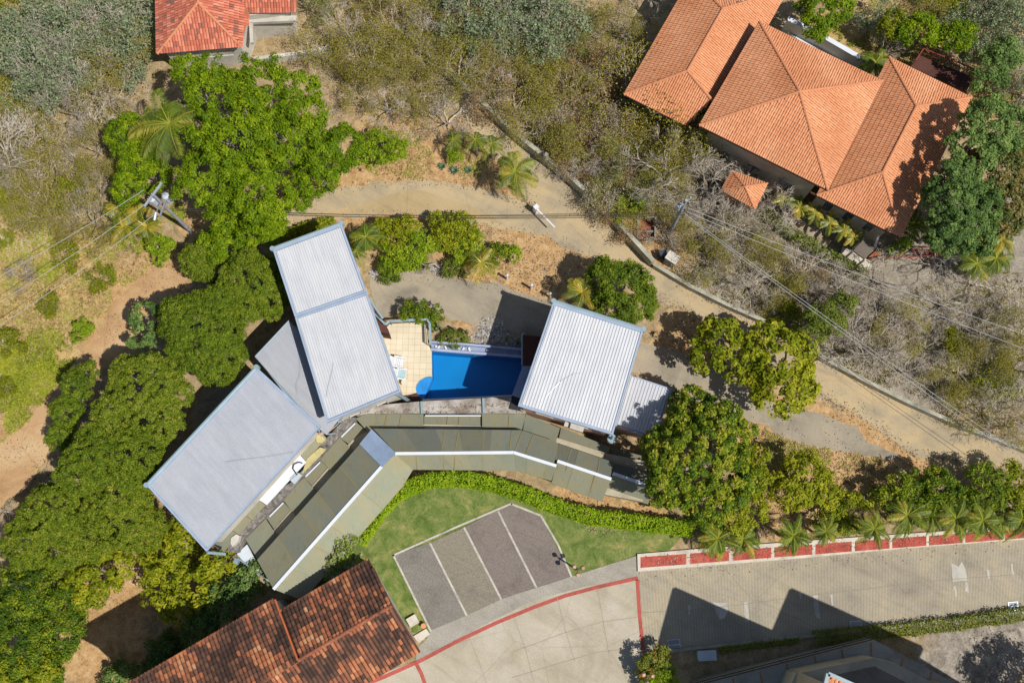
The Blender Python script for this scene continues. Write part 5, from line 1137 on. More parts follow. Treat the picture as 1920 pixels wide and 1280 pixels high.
# hedge ------------------------------------------------------------------
def hedge(name, label, pts, half, h, mat, leaf=.09, dens=260, ztop=None, cat='hedge', kind=None, stem=True):
    pt = [P(a, b, h) for a, b in pts]; PT, NR = [], []
    for i in range(len(pt) - 1):
        a, b = pt[i], pt[i + 1]; L = (b - a).length; n = int(L * (2 * half + 2 * h) * dens); d = (b - a).normalized(); s = Vector((-d.y, d.x, 0))
        t = rng.uniform(-.02, 1.02, n); u = rng.uniform(-(half + h), half + h, n)
        edge = np.abs(u) > half; x = np.clip(u, -half, half); z = np.where(edge, h - (np.abs(u) - half), h)
        bumpn = np.array([noise.noise(Vector(((a.x + d.x * L * q) * 1.3, (a.y + d.y * L * q) * 1.3, w_ * 1.5))) for q, w_ in zip(t, x)])
        z = z + np.where(edge, 0, bumpn * .22) + rng.normal(0, .05, n); x = x * (1 + bumpn * .2) + rng.normal(0, .06, n)
        p = np.array(a)[None, :] + np.array(d)[None, :] * (t * L)[:, None] + np.array(s)[None, :] * x[:, None]; p[:, 2] = np.maximum(.02, z - 0)
        nn = np.where(edge[:, None], np.array(s)[None, :] * np.sign(u)[:, None] + np.array([0, 0, .3]), np.array([[0, 0, 1.0]])) + rng.normal(size=(n, 3)) * .5
        PT.append(p); NR.append(nn)
    p = np.concatenate(PT); nn = np.concatenate(NR)
    ti = np.array([.5 + .5 * noise.noise(Vector((q[0] * .8, q[1] * .8, 4))) for q in p]) * .5 + rng.uniform(0, .5, len(p))
    me = leaves(p, nn, leaf * rng.uniform(.6, 1.3, len(p)), ti, M[mat], 'hedge_foliage'); c = pt[len(pt) // 2].copy(); c.z = 0
    if kind: o = link(name, me); return tag(o, label, cat, kind=kind)
    o = empty(name, c, label, cat); link('foliage', me, None, o)
    S = []
    for i in range(len(pt) - 1):
        n = max(2, int((pt[i + 1] - pt[i]).length / .5))
        for k in range(n):
            q = pt[i].lerp(pt[i + 1], (k + .5) / n); S.append([q.x, q.y, -.05, q.x + random.uniform(-.1, .1), q.y, h * .85, .03, .015])
    link('stems', tube_mesh(S, 'stems', M['darkbark']), None, o); return o
hedge('garden_hedge', 'long curved lime green hedge framing the lawn below the bent shed', [(668, 1015), (690, 982), (720, 945), (752, 918), (790, 903), (850, 895), (915, 903), (985, 925), (1040, 948), (1110, 968), (1200, 980), (1298, 991)], .42, 1.3, 'hedge', .085, 300)
hedge('flower_hedge', 'low green hedge with orange blossoms behind the street kerb, shaded end included', [(1530, 1196), (1640, 1186), (1720, 1178), (1800, 1168), (1870, 1157), (1930, 1150)], .38, .5, 'flower', .07, 260)
hedge('flower_hedge', 'dim low hedge strip behind the kerb beside the pale utility box', [(1350, 1219), (1430, 1208), (1500, 1200)], .15, .3, 'flower', .07, 260)
hedge('border_hedge', 'soft green diagonal hedge below the banana plants of the villa', [(1430, 395), (1480, 430), (1540, 470), (1600, 500), (1628, 515)], .35, .9, 'greenfine', .08, 230)
hedge('border_hedge', 'short bright hedge along the red stair rail', [(1668, 474), (1690, 464), (1708, 448)], .3, .6, 'hedge', .08, 250)
hedge('house_hedge', 'low hedge along the north edge of the north wing roof', [(520, 445), (570, 425), (625, 412)], .25, 1.0, 'citrus', .1, 240)

# palms --------------------------------------------------------------------
def frond(P0, ang_, L, rise, droop, w_, nl, col, width=.035, fold=.25):
    """returns arrays of triangles-as-quads for leaflets and rachis"""
    V = []; tn = []
    d = np.array([math.cos(ang_), math.sin(ang_), 0.]); s = np.array([-d[1], d[0], 0.]); prev = None
    for k in range(nl + 1):
        t = k / nl; r = L * (t - .12 * t * t); z = rise * L * t - droop * L * t * t
        c = P0 + d * r + np.array([0, 0, z])
        if prev is not None:
            wd = .035 * (1 - t) + .008; V += [prev - s * wd, prev + s * wd, c + s * wd, c - s * wd]; tn.append(.85)
            ll = w_ * (math.sin(math.pi * min(1, .12 + t * .88)) ** .6) * random.uniform(.85, 1.1)
            for sg in (-1, 1):
                dd = d * .55 + s * sg * 1.0 + np.array([0, 0, -fold - random.uniform(0, .35)]); dd /= np.linalg.norm(dd); tip = c + dd * ll; mid = c + dd * ll * .45
                pw = d * width * .8
                V += [c - pw * .6, mid - pw, tip, mid + pw]; tn.append(col + random.uniform(-.2, .2))
        prev = c
    return V, tn
def palm_crown(n, L, seed, w_=.5, nl=22, rise=(.15, .7), droop=(.5, .9), mat='palm', width=.035, yellow=.15):
    random.seed(seed); V, tn = [], []
    for k in range(n):
        a = 2 * math.pi * k / n + random.uniform(-.25, .25); q = random.random()
        v, t = frond(np.zeros(3), a, L * random.uniform(.62, 1.15), rise[0] + (rise[1] - rise[0]) * q, droop[0] + (droop[1] - droop[0]) * (1 - q * .5), w_, nl, .92 if random.random() < yellow else random.uniform(.25, .7), width)
        V += v; tn += t
    return np_mesh('palm_crown', np.array(V), 4, np.clip(tn, 0, 1), M[mat])
PM = {'tall': palm_crown(17, 3.3, 1, .8, 46, width=.035, yellow=.05), 'coco': palm_crown(16, 2.0, 2, .6, 34, width=.03), 'foxtail': palm_crown(20, 1.6, 3, .42, 28, yellow=.1, width=.03, rise=(.0, .95), droop=(.4, 1.2)), 'small': palm_crown(9, 1.3, 4, .35, 16, yellow=.05),
      'areca': palm_crown(20, 1.3, 5, .38, 24, mat='areca', yellow=.25, width=.026, rise=(.1, 1.1), droop=(.4, 1.1)), 'banana': palm_crown(12, 1.4, 6, .26, 16, mat='areca', width=.07, rise=(.4, 1.3), yellow=.2), 'foxtail2': palm_crown(18, 1.5, 8, .42, 26, mat='palm', yellow=.15, width=.03, rise=(.0, .9), droop=(.4, 1.2)), 'droop': palm_crown(14, 1.5, 9, .4, 18, mat='areca', droop=(.9, 1.3), yellow=.25)}
def palm(px, py, kind, h, label, group=None, cat='palm tree', name='palm_tree', sc_=1, rz=None):
    c = P(px, py, h + G(px, py).z); o = empty(name, Vector((c.x, c.y, T(c.x, c.y))), label, cat, group, rz if rz is not None else random.uniform(0, 6))
    S = []; n = 5
    for k in range(n): S.append([.04 * math.sin(k), 0, h * k / n - .05, .04 * math.sin(k + 1), 0, h * (k + 1) / n, .13 * sc_ - .012 * k, .12 * sc_ - .012 * k])
    link('trunk', tube_mesh(S, 'trunk', M['bark'], 8), None, o, False)
    q = link('crown', PM[kind], None, o, False); q.location = (0, 0, h); q.scale = (sc_,) * 3
    return o
palm(318, 232, 'tall', 6.5, 'tall feather palm with huge arching fronds rising out of the bright tree', rz=.6)
palm(966, 322, 'coco', 3.4, 'coconut style palm beside the top of the white barrier arm', sc_=.95)
palm(922, 270, 'small', 2.4, 'slim small palm right of a pair at the road bend')
palm(892, 262, 'small', 2.6, 'slim small palm left of a pair at the road bend', sc_=.9)
palm(850, 262, 'small', 2.0, 'thin dull palm under the thorn branches at the road bend', sc_=.8)
palm(686, 445, 'foxtail', 2.4, 'palm beside the upper right corner of the north wing roof', sc_=.9)
palm(668, 470, 'small', 1.8, 'little palm against the side of the north wing roof')
palm(902, 492, 'droop', 2.4, 'palm with drooping yellow fronds near the white bollards')
palm(1092, 548, 'areca', 2.6, 'pale feathery palm left of the round tree above the pavilion', sc_=1.1)
for k in range(4): PM['walk%d' % k] = palm_crown(26, 1.55, 30 + k, .34, 22, mat='palm', yellow=.2, width=.04, rise=(-.1, 1.3), droop=(.3, 1.3))
for i, (x, y, s_) in enumerate(((1338, 1010, 1.15), (1398, 1004, .95), (1482, 1000, 1.0), (1545, 997, .8), (1636, 992, .95), (1705, 978, 1.15), (1752, 975, .9), (1802, 975, 1.15), (1848, 968, 1.1), (1872, 985, .9), (1912, 975, 1.1))):
    labs = ['palm at the left start of the red sidewalk, beside the hedge end', 'palm over the third red paving field from the left', 'palm over the fourth red paving field from the left', 'smallest palm of the sidewalk row, over the fifth red field', 'palm beside the small solar panel', 'dense palm right of the solar panel palm', 'palm in the crowded right part of the sidewalk row, leftmost of its cluster',
            'broad palm in the crowded part of the sidewalk row below the driveway end', 'tall palm third from the right edge in the sidewalk row', 'lower palm with orange fronds, second from the right edge', 'palm cut by the right edge in the sidewalk row']
    o = palm(x, y, 'walk%d' % (i * 3 % 4), 2.2 + .3 * (i % 3), labs[i], 'palms along the red sidewalk', sc_=s_ * .92); o.rotation_euler = (random.uniform(-.12, .12), random.uniform(-.12, .12), random.uniform(0, 6))
for i, (x, y) in enumerate(((1470, 375), (1500, 390), (1528, 402), (1556, 418), (1582, 432), (1600, 446))):
    palm(x, y, 'banana', 1.6, ['banana plant nearest the small tiled hut', 'banana plant second from the tiled hut along the villa wall', 'banana plant third from the tiled hut along the villa wall', 'banana plant fourth from the tiled hut along the villa wall', 'banana plant second from the entrance porch along the villa wall', 'banana plant touching the entrance porch'][i], 'banana plants along the villa wall', 'banana plant', 'banana_plant', .75)
for x, y, l, k in ((1642, 118, 'fan leaved palm in the gap between two villa roofs', 'foxtail'), (1845, 465, 'palm beside the grey yard below the dark mango, upper left one', 'foxtail2'), (1878, 450, 'yellow tipped palm at the edge of the grey yard', 'areca'), (1868, 485, 'palm with wide fronds reaching into the grey yard', 'foxtail'), (1832, 495, 'low palm of the cluster at the stair end', 'foxtail2'), (1712, 420, 'green palm at the lowest corner of the villa roof', 'foxtail')):
    palm(x, y, k, 2.4, l)
for x, y, l in ((225, 390, 'yellow areca palm clump left of the utility pole, uppermost'), (258, 398, 'yellow areca palm clump directly below the pole transformers'), (232, 425, 'yellow areca palm clump left of the utility pole, lowest'), (275, 425, 'green and yellow areca palm near the pole foot')):
    palm(x, y, 'areca', 2.2, l, 'areca palms below the transformer pole')
# agaves and cacti
def agave(px, py, r, label, n=22):
    V = []; tn = []
    for k in range(n):
        a = 2.4 * k; t = k / n; d = np.array([math.cos(a), math.sin(a), .35 + 1.3 * t]); d /= np.linalg.norm(d); s = np.array([-math.sin(a), math.cos(a), 0]); tip = d * r * (1 - .3 * t); V += [s * .04, -s * .04 + d * .05, tip, s * .06 + d * r * .4]; V += [-s * .04, -s * .06 + d * r * .4, tip, s * .04]; tn += [random.random()] * 2
    me = np_mesh('agave', np.array(V), 4, tn, M['agave']); o = link('agave', me); o.location = P(px, py, .02); tag(o, label, 'agave', 'agaves on the tan dirt')
agave(829, 313, .45, 'blue green agave, left of the three in a row'); agave(852, 321, .5, 'blue green agave, middle of the three in a row'); agave(878, 320, .42, 'blue green agave, right of the three in a row')
def cactus(px, py, hs, label):
    o = empty('cactus', P(px, py), label, 'cactus', 'columnar cacti in the rock bed')
    for (dx, dy, h) in hs:
        me = bpy.data.meshes.new('stem'); V = []; Fc = []; n = 14; rows = 8
        for r in range(rows + 1):
            t = r / rows; rad = .10 * (1 if t < .8 else math.sqrt(max(0, 1 - ((t - .8) / .2) ** 2)) + .02)
            for k in range(n): a = 2 * math.pi * k / n; q = rad * (1 if k % 2 else .78); V.append((dx + q * math.cos(a) + .03 * math.sin(t * 3), dy + q * math.sin(a), h * t))
        for r in range(rows):
            for k in range(n): l = (k + 1) % n; Fc.append((r * n + k, r * n + l, (r + 1) * n + l, (r + 1) * n + k))
        Fc.append(tuple(rows * n + k for k in range(n))); me.from_pydata(V, [], Fc); a = me.attributes.new('tint', 'FLOAT', 'FACE'); a.data.foreach_set('value', [random.random() for _ in Fc]); me.materials.append(M['cactus']); link('stem', me, None, o, False)
cactus(812, 622, [(0, 0, 1.2), (.25, .1, .9)], 'cactus clump closest to the terrace railing')
cactus(823, 616, [(0, 0, 1.5), (-.2, .15, 1.1), (.2, -.1, .8)], 'tall cactus clump second from the terrace railing')
cactus(853, 620, [(0, 0, 1.0)], 'short upright cactus in the middle of the rock bed')
cactus(876, 625, [(0, 0, 1.1), (-.25, 0, .8)], 'leaning pair of cactus stems in the right half of the rock bed')
cactus(949, 638, [(0, 0, 1.5)], 'tall pale cactus in the pavilion shadow'); cactus(970, 642, [(0, 0, .8)], 'short cactus between the tall cactus and the dark deck')
# pebbles in the rock beds
def rocks(name, label, areas, n, mat, smin, smax, cat='rocks'):
    V = []; Fc = []; tn = []
    for _ in range(n):
        px, py, r = random.choice(areas); a = random.uniform(0, 6.28); q = r * math.sqrt(random.random()); c = G(px + q * math.cos(a), py + q * math.sin(a) * .8); s = random.uniform(smin, smax); i = len(V); t = random.random()
        pts = [Vector((random.gauss(0, 1), random.gauss(0, 1), random.gauss(0, 1))).normalized() for _ in range(1)]
        oc = [(1, 0, 0), (0, 1, 0), (-1, 0, 0), (0, -1, 0), (0, 0, .8), (0, 0, -.5)]
        for o in oc: V.append((c.x + o[0] * s * random.uniform(.6, 1.1), c.y + o[1] * s * random.uniform(.6, 1.1), c.z + .01 + o[2] * s * .7))
        for f in ((0, 1, 4), (1, 2, 4), (2, 3, 4), (3, 0, 4), (1, 0, 5), (2, 1, 5), (3, 2, 5), (0, 3, 5)): Fc.append(tuple(i + k for k in f)); tn.append(t)
    me = bpy.data.meshes.new(name); me.from_pydata(V, [], Fc); a = me.attributes.new('tint', 'FLOAT', 'FACE'); a.data.foreach_set('value', tn); me.materials.append(M[mat]); return tag(link(name, me), label, cat, kind='stuff')
M['pebble'] = leafmat('pebble', [(0, L4(.14, .13, .13)), (.5, L4(.33, .31, .29)), (1, L4(.6, .59, .57))], 0)
rocks('white_pebbles', 'white and grey pebbles in the beds around pool and planted island', [(920, 612, 26), (900, 645, 26), (940, 640, 30), (770, 502, 12), (775, 490, 10), (818, 502, 12), (965, 650, 20), (700, 512, 8)], 1000, 'pebble', .04, .12)

# ------------------------------------------------------------------ dry thicket
def grow(seed, Rr, H, levels=5, nmain=6, br=3, pale=False, tipn=0, tip_r=.25, leaf=.05, up=.25, r0=.09):
    rd = random.Random(seed); S = []; tips = []
    def rec(p, d, L, r, lv):
        n = 3 if lv < 3 else 2; q0 = p
        for k in range(n):
            d = (d + Vector((rd.gauss(0, .13), rd.gauss(0, .13), rd.gauss(.02, .1)))).normalized(); q = q0 + d * L / n
            ra = r * (1 - .3 * k / n); rb = r * (1 - .3 * (k + 1) / n); S.append([*q0, *q, ra, rb])
            q0 = q
            if lv < levels and k == n - 2 and lv > 0: child(q, d, L, r, lv)
        if lv < levels:
            for _ in range(br - 1): child(q0, d, L, r, lv)
        else: tips.append(q0)
    def child(q, d, L, r, lv):
        a = d.orthogonal().normalized(); b = d.cross(a); ph = rd.uniform(0, 6.28); sp = rd.uniform(.35, .8)
        dd = (d * math.cos(sp) + (a * math.cos(ph) + b * math.sin(ph)) * math.sin(sp)); dd.z = max(-.15, dd.z * .7 + up * .3); dd.normalize()
        rec(q, dd, L * rd.uniform(.6, .82), max(.007, r * .58), lv + 1)
    S.append([0, 0, -.1, .05, 0, H * .25, r0 * 1.2, r0])
    for i in range(nmain):
        a = 2 * math.pi * i / nmain + rd.uniform(-.4, .4); e = rd.uniform(.3, 1.15); rec(Vector((.05, 0, H * rd.uniform(.12, .26))), Vector((math.cos(a) * math.cos(e), math.sin(a) * math.cos(e), math.sin(e))), Rr * .42, r0 * .6, 0)
    S = np.array(S); mz = S[:, 5].max(); S[:, [2, 5]] *= H / mz; mr = np.percentile(np.hypot(S[:, 3], S[:, 4]), 98); S[:, [0, 1, 3, 4]] *= Rr / mr
    out = None
    if tipn:
        tp = np.array([list(t) for t in tips]); tp[:, 2] *= H / mz; tp[:, :2] *= Rr / mr
        p = np.repeat(tp, tipn, 0) + rng.normal(size=(len(tp) * tipn, 3)) * tip_r * .5; c = np.repeat(rng.uniform(0, 1, len(tp)), tipn)
        out = (p, rng.normal(size=p.shape) + np.array([0, 0, .7]), leaf * rng.uniform(.6, 1.4, len(p)), .5 * c + .5 * rng.uniform(0, 1, len(p)))
    return S, out
M['twig'] = leafmat('grey_twig', [(0, L4(.30, .25, .19)), (.6, L4(.46, .40, .33)), (1, L4(.66, .60, .52))], 0, .9)
M['twigdark'] = leafmat('brown_twig', [(0, L4(.26, .20, .13)), (.6, L4(.42, .35, .25)), (1, L4(.58, .51, .39))], 0, .9)
PR = {}
def proto(k, n, leafm, twig, **kw):
    for i in range(n):
        S, lv = grow(100 + hash_(k) + i, **kw); a = tube_mesh(S, k + '_branches', M[twig], 3); b = leaves(*lv, M[leafm], asp=.5) if lv else None; PR.setdefault(k, []).append((a, b))
def hash_(k): return sum(ord(c) for c in k)
proto('bare', 3, None, 'twig', Rr=2.4, H=3.4, levels=5, nmain=6, r0=.1)
proto('olive', 4, 'olive', 'twigdark', Rr=2.3, H=3.0, levels=4, nmain=7, tipn=9, tip_r=.45, leaf=.05)
proto('oliveg', 2, 'greenfine', 'twigdark', Rr=2.2, H=2.8, levels=4, nmain=7, tipn=10, tip_r=.45, leaf=.055)
proto('rust', 3, 'rust', 'twigdark', Rr=2.1, H=2.2, levels=4, nmain=7, tipn=9, tip_r=.4, leaf=.055)
proto('dry', 3, 'grey', 'twig', Rr=2.2, H=2.4, levels=4, nmain=7, tipn=6, tip_r=.4, leaf=.045)
proto('silver', 3, 'silver', 'twig', Rr=2.5, H=3.4, levels=4, nmain=7, tipn=7, tip_r=.3, leaf=.085)
proto('light', 2, 'citrus', 'twigdark', Rr=1.6, H=1.8, levels=4, nmain=6, tipn=8, tip_r=.35, leaf=.08)
KW = {'bare': ('bare_tree', 'leafless grey tree'), 'olive': ('thorn_tree', 'thin olive thorn tree'), 'oliveg': ('thorn_tree', 'soft dull green thorn tree'), 'rust': ('thorn_bush', 'rusty brown thorn bush'), 'dry': ('dry_bush', 'tangled dry grey bush'),
      'silver': ('silver_leaf_tree', 'grey green pale-branched tree'), 'light': ('thorn_bush', 'sparse yellow green bush')}
LM = {'the red tile house': (400, 60), 'the huge bright green tree': (450, 260), 'the tall feather palm': (318, 232), 'the left utility pole': (350, 420), 'the slim utility pole': (1254, 440), 'the small tiled hut': (1395, 355), 'the villa west corner': (1170, 177),
      'the brick-lined pit': (1212, 430), 'the white meter box': (1256, 492), 'the round wall post': (1022, 306), 'the timber deck': (1770, 140), 'the villa entrance porch': (1620, 470), 'the stair rail end': (1760, 470), 'the soft green needle tree': (1560, 590),
      'the bush above the driveway': (715, 270), 'the dirt track bend': (215, 620), 'the wall at the right edge': (1900, 838), 'the white barrier arm': (1020, 410), 'the top of the boundary wall': (738, 60), 'the garden wall behind the villa': (1540, 90), 'the top right clearing': (1700, 50), 'the upper left corner': (10, 10), 'the thin palms at the road bend': (900, 265)}
ORD = ['nearest', 'second nearest', 'third nearest', 'fourth nearest', 'fifth nearest', 'sixth nearest', 'seventh nearest', 'eighth nearest', 'ninth nearest', 'tenth nearest', 'eleventh nearest', 'twelfth nearest', 'thirteenth nearest', 'fourteenth nearest', 'fifteenth nearest', 'sixteenth nearest', 'seventeenth nearest']
NOGO = [[(285, -60), (560, -60), (560, 40), (475, 110), (290, 115)], [(1165, 180), (1280, -60), (1500, -60), (1480, 40), (1840, 180), (1700, 470), (1600, 470), (1300, 250)], [(1345, 320), (1375, 310), (1445, 345), (1415, 400), (1345, 370)],
        [(1190, 400), (1235, 400), (1235, 460), (1190, 460)], [(880, 200), (1030, 290), (1230, 480), (1930, 830), (1930, 1280), (900, 1280), (520, 460), (520, 380), (700, 320), (900, 240)], [(200, 130), (680, 130), (700, 320), (520, 460), (200, 450)], [(1700, 95), (1830, 140), (1815, 180), (1700, 130)]]
plan = []
def ok(px, py): return not any(inpoly(px, py, z) for z in NOGO)
def scatter(poly, sp, kinds, r=(.75, 1.15), seed=1):
    rd = random.Random(seed); xs = [p[0] for p in poly]; ys = [p[1] for p in poly]; loc = []
    for _ in range(4000):
        x, y = rd.uniform(min(xs), max(xs)), rd.uniform(min(ys), max(ys))
        if not inpoly(x, y, poly) or not ok(x, y): continue
        if any(math.hypot(x - a, y - b) < sp for a, b in loc): continue
        loc.append((x, y)); k = rd.choices(list(kinds), list(kinds.values()))[0]; plan.append((k, x, y, rd.uniform(*r)))
scatter([(560, 5), (900, 5), (960, 120), (900, 200), (840, 140), (770, 100), (700, 130), (640, 110), (600, 60)], 44, {'olive': 6, 'bare': 1.5, 'oliveg': 1.5, 'rust': 1}, seed=2)
scatter([(590, 110), (700, 130), (800, 130), (860, 200), (860, 250), (780, 225), (700, 235), (660, 190)], 44, {'olive': 6, 'bare': 2, 'dry': 1}, seed=3)
scatter([(900, 100), (1010, 110), (1240, 5), (1160, 170), (1280, 250), (1210, 400), (1180, 460), (1080, 340), (1020, 270), (900, 170)], 43, {'olive': 6, 'bare': 1.5, 'oliveg': 1, 'dry': 2, 'rust': 2}, seed=4)
scatter([(1000, 230), (1120, 200), (1220, 330), (1180, 430), (1090, 350)], 48, {'rust': 5, 'dry': 2}, seed=5)
scatter([(1240, 270), (1350, 270), (1480, 350), (1420, 430), (1300, 500), (1230, 470), (1240, 380)], 44, {'bare': 4, 'olive': 2, 'dry': 2}, seed=6, r=(.7, 1.1))
scatter([(1290, 480), (1440, 420), (1560, 540), (1700, 620), (1920, 640), (1920, 820), (1700, 730), (1500, 630)], 44, {'bare': 3, 'olive': 4, 'dry': 3, 'rust': 1.5, 'light': 2}, seed=7, r=(.65, 1.05))
scatter([(1480, 520), (1650, 520), (1800, 530), (1920, 560), (1920, 640), (1700, 620)], 70, {'bare': 3, 'dry': 2}, seed=8, r=(.6, .95))
scatter([(0, 200), (90, 260), (190, 270), (200, 340), (190, 430), (90, 430), (0, 400)], 42, {'olive': 6, 'bare': 1, 'dry': .5, 'light': 2.5}, seed=9)
scatter([(50, 50), (270, 20), (280, 130), (190, 130), (60, 200), (40, 140)], 44, {'silver': 5}, seed=10, r=(.85, 1.2))
scatter([(120, 130), (250, 120), (280, 230), (140, 260)], 48, {'bare': 4, 'silver': 1, 'olive': 2}, seed=11, r=(.85, 1.15))
scatter([(850, 0), (1080, 0), (1050, 90), (930, 120), (870, 60)], 44, {'silver': 5}, seed=12, r=(.8, 1.15))
scatter([(1570, 70), (1660, 5), (1920, 5), (1920, 210), (1840, 200), (1840, 140), (1700, 90)], 74, {'silver': 3, 'bare': 3, 'olive': 1}, seed=13, r=(.7, 1.1))
scatter([(0, 450), (180, 440), (200, 520), (110, 640), (60, 700), (0, 740)], 78, {'light': 5, 'dry': 1, 'olive': 1.5}, seed=14, r=(.45, .8))
scatter([(0, 0), (60, 0), (50, 60), (20, 200), (0, 200)], 55, {'dry': 3, 'light': 2, 'rust': 1}, seed=15, r=(.6, .9))
scatter([(0, 920), (40, 930), (30, 990), (0, 1000)], 40, {'bare': 2, 'dry': 3}, seed=16, r=(.6, .8))
plan += [('bare', 1240, 345, 1.5), ('bare', 1605, 668, 1.3), ('bare', 30, 330, 1.5), ('bare', 60, 290, 1.2), ('bare', 190, 190, 1.35), ('bare', 1340, 300, 1.2), ('bare', 1400, 315, 1.1), ('olive', 1270, 255, 1.5), ('olive', 1180, 200, 1.6), ('olive', 1310, 262, 1.2), ('bare', 1745, 500, 1.0), ('light', 935, 940, .01)]
plan += [('silver', 1840, 40, .9), ('silver', 1885, 62, .95), ('silver', 1905, 15, .8), ('silver', 1862, 88, .7), ('silver', 1805, 22, .7), ('bare', 1890, 170, .9), ('bare', 1620, 60, .6), ('bare', 1650, 100, .6), ('light', 1760, 20, .9), ('bare', 150, 90, 1.25), ('bare', 210, 60, 1.2), ('bare', 90, 150, 1.2), ('bare', 980, 50, 1.1)]
plan = [p for p in plan if p[3] > .1]
used = {}
rk = {}
cands = {}
order = {}
for kname in set(KW[p[0]][1] for p in plan):
    mem = [i for i, p in enumerate(plan) if KW[p[0]][1] == kname]; todo = set(mem)
    ranks = {lm: sorted(mem, key=lambda i: math.hypot(plan[i][1] - c[0], plan[i][2] - c[1])) for lm, c in LM.items()}
    best = []
    for lm, rl in ranks.items():
        for rnk, i in enumerate(rl[:len(ORD)]): best.append((rnk + .01 * math.hypot(plan[i][1] - LM[lm][0], plan[i][2] - LM[lm][1]), rnk, lm, i))
    best.sort()
    for _, rnk, lm, i in best:
        if i in todo: order[i] = '%s, %s to %s' % (kname, ORD[rnk], lm); todo.discard(i)
    for i in todo: order[i] = kname + ' deep in the thicket, hemmed in by others'
cnt = {}
for i, (k, px, py, s_) in enumerate(plan):
    pr = PR[k]; a, b = pr[i % len(pr)]; c = G(px, py); nm, kn = KW[k]
    o = empty(nm, c, order[i], {'thorn_tree': 'thorn tree', 'bare_tree': 'bare tree', 'thorn_bush': 'bush', 'dry_bush': 'bush', 'silver_leaf_tree': 'tree'}[nm], {'bare': 'leafless trees of the dry slope', 'silver': 'grey green trees of the slope'}.get(k, 'dry thicket trees and bushes'), random.uniform(0, 6.28))
    o.scale = (s_ * random.uniform(.9, 1.1), s_ * random.uniform(.9, 1.1), s_ * random.uniform(.85, 1.2))
    t = link('trunk', a, None, o, False)
    if b: link('crown', b, None, o, False)

# ------------------------------------------------------------------ ground cover (uncountable)
def cover(name, label, areas, n, kind, mat, cat, size, mask=True, h=.2):
    """areas: (px,py,r). tufts (blades), flakes (flat) or sticks"""
    ar = np.array(areas, float); wgt = ar[:, 2] ** 2; ci = rng.choice(len(ar), n, p=wgt / wgt.sum()); a = rng.uniform(0, 2 * math.pi, n); q = ar[ci, 2] * np.sqrt(rng.uniform(0, 1, n)) ** 1.1
    px = ar[ci, 0] + q * np.cos(a); py = ar[ci, 1] + q * np.sin(a) * .9
    X = []
    for x, y in zip(px, py):
        if mask and not okg(x, y): continue
        p = G(x, y); X.append((p.x, p.y, p.z, noise.noise(Vector((p.x * .5, p.y * .5, 2.2)))))
    X = np.array(X); nn_ = X[:, 3]; keep = rng.uniform(-.45, .4, len(X)) < nn_ + .12; X = X[keep]; N = len(X); p = X[:, :3].copy(); tn = .5 + .5 * X[:, 3] + rng.uniform(-.4, .4, N)
    if kind == 'tuft':
        m_ = 5; p = np.repeat(p, m_, 0); p[:, :2] += rng.normal(0, .06, (N * m_, 2)); tn = np.repeat(tn, m_) + rng.uniform(-.2, .2, N * m_); N *= m_
        an = rng.uniform(0, 2 * math.pi, N); L = size * rng.uniform(.5, 1.3, N); d = np.stack([np.cos(an) * .8, np.sin(an) * .8, rng.uniform(.3, 1, N) * h / size], 1) * L[:, None]; s = np.stack([-np.sin(an), np.cos(an), np.zeros(N)], 1) * (size * .14)
        V = np.stack([p - s, p + s, p + d * .6 + s * .8, p + d], 1).reshape(-1, 3)
        me = np_mesh(name, V, 4, np.clip(tn, 0, 1), M[mat])
    elif kind == 'flake':
        p[:, 2] += rng.uniform(.01, .05, N); me = leaves(p, rng.normal(size=(N, 3)) * .45 + np.array([0, 0, 1]), size * rng.uniform(.5, 1.4, N), np.clip(tn, 0, 1), M[mat], name)
    else:
        an = rng.uniform(0, 2 * math.pi, N); L = size * rng.uniform(.4, 1.5, N); d = np.stack([np.cos(an), np.sin(an), rng.uniform(-.02, .3, N)], 1) * L[:, None]; s = np.stack([-np.sin(an), np.cos(an), np.zeros(N)], 1) * .013; p[:, 2] += .03
        V = np.stack([p - s, p + s, p + d + s * .5, p + d - s * .5], 1).reshape(-1, 3); me = np_mesh(name, V, 4, np.clip(tn, 0, 1), M[mat])
    o = link(name, me); return tag(o, label, cat, kind='stuff')
TRACK = [(310, 500), (350, 520), (340, 560), (300, 590), (240, 640), (190, 700), (130, 790), (90, 850), (40, 900), (-10, 950), (-10, 840), (50, 790), (90, 740), (130, 690), (190, 620), (215, 560), (260, 520)]
HARD = [upper, TRACK, [(690, 515), (760, 511), (930, 533), (1045, 570), (1200, 640), (1330, 690), (1530, 772), (1622, 830), (1684, 850), (1680, 862), (1500, 833), (1262, 732), (1040, 640), (840, 600), (715, 600)],
        [(510, 468), (642, 420), (690, 548), (730, 600), (810, 595), (810, 640), (985, 655), (1037, 566), (1207, 619), (1184, 703), (1262, 729), (1225, 850), (1210, 940), (1120, 940), (965, 885), (774, 882), (560, 1125), (430, 1045), (276, 912), (480, 660), (552, 594)],
        [(285, -60), (560, -60), (560, 40), (475, 90), (290, 105)], [(1170, 177), (1280, -60), (1500, -60), (1480, 40), (1825, 180), (1690, 450), (1300, 240)], [(1190, 1030), (1930, 980), (1930, 1150), (1206, 1226)], [(733, 1040), (958, 940), (1015, 962), (1075, 1080), (1195, 1040), (1206, 1290), (240, 1290), (520, 1120), (690, 1044), (790, 1210), (808, 1183)]]
def okg(x, y): return not any(inpoly(x, y, z) for z in HARD)
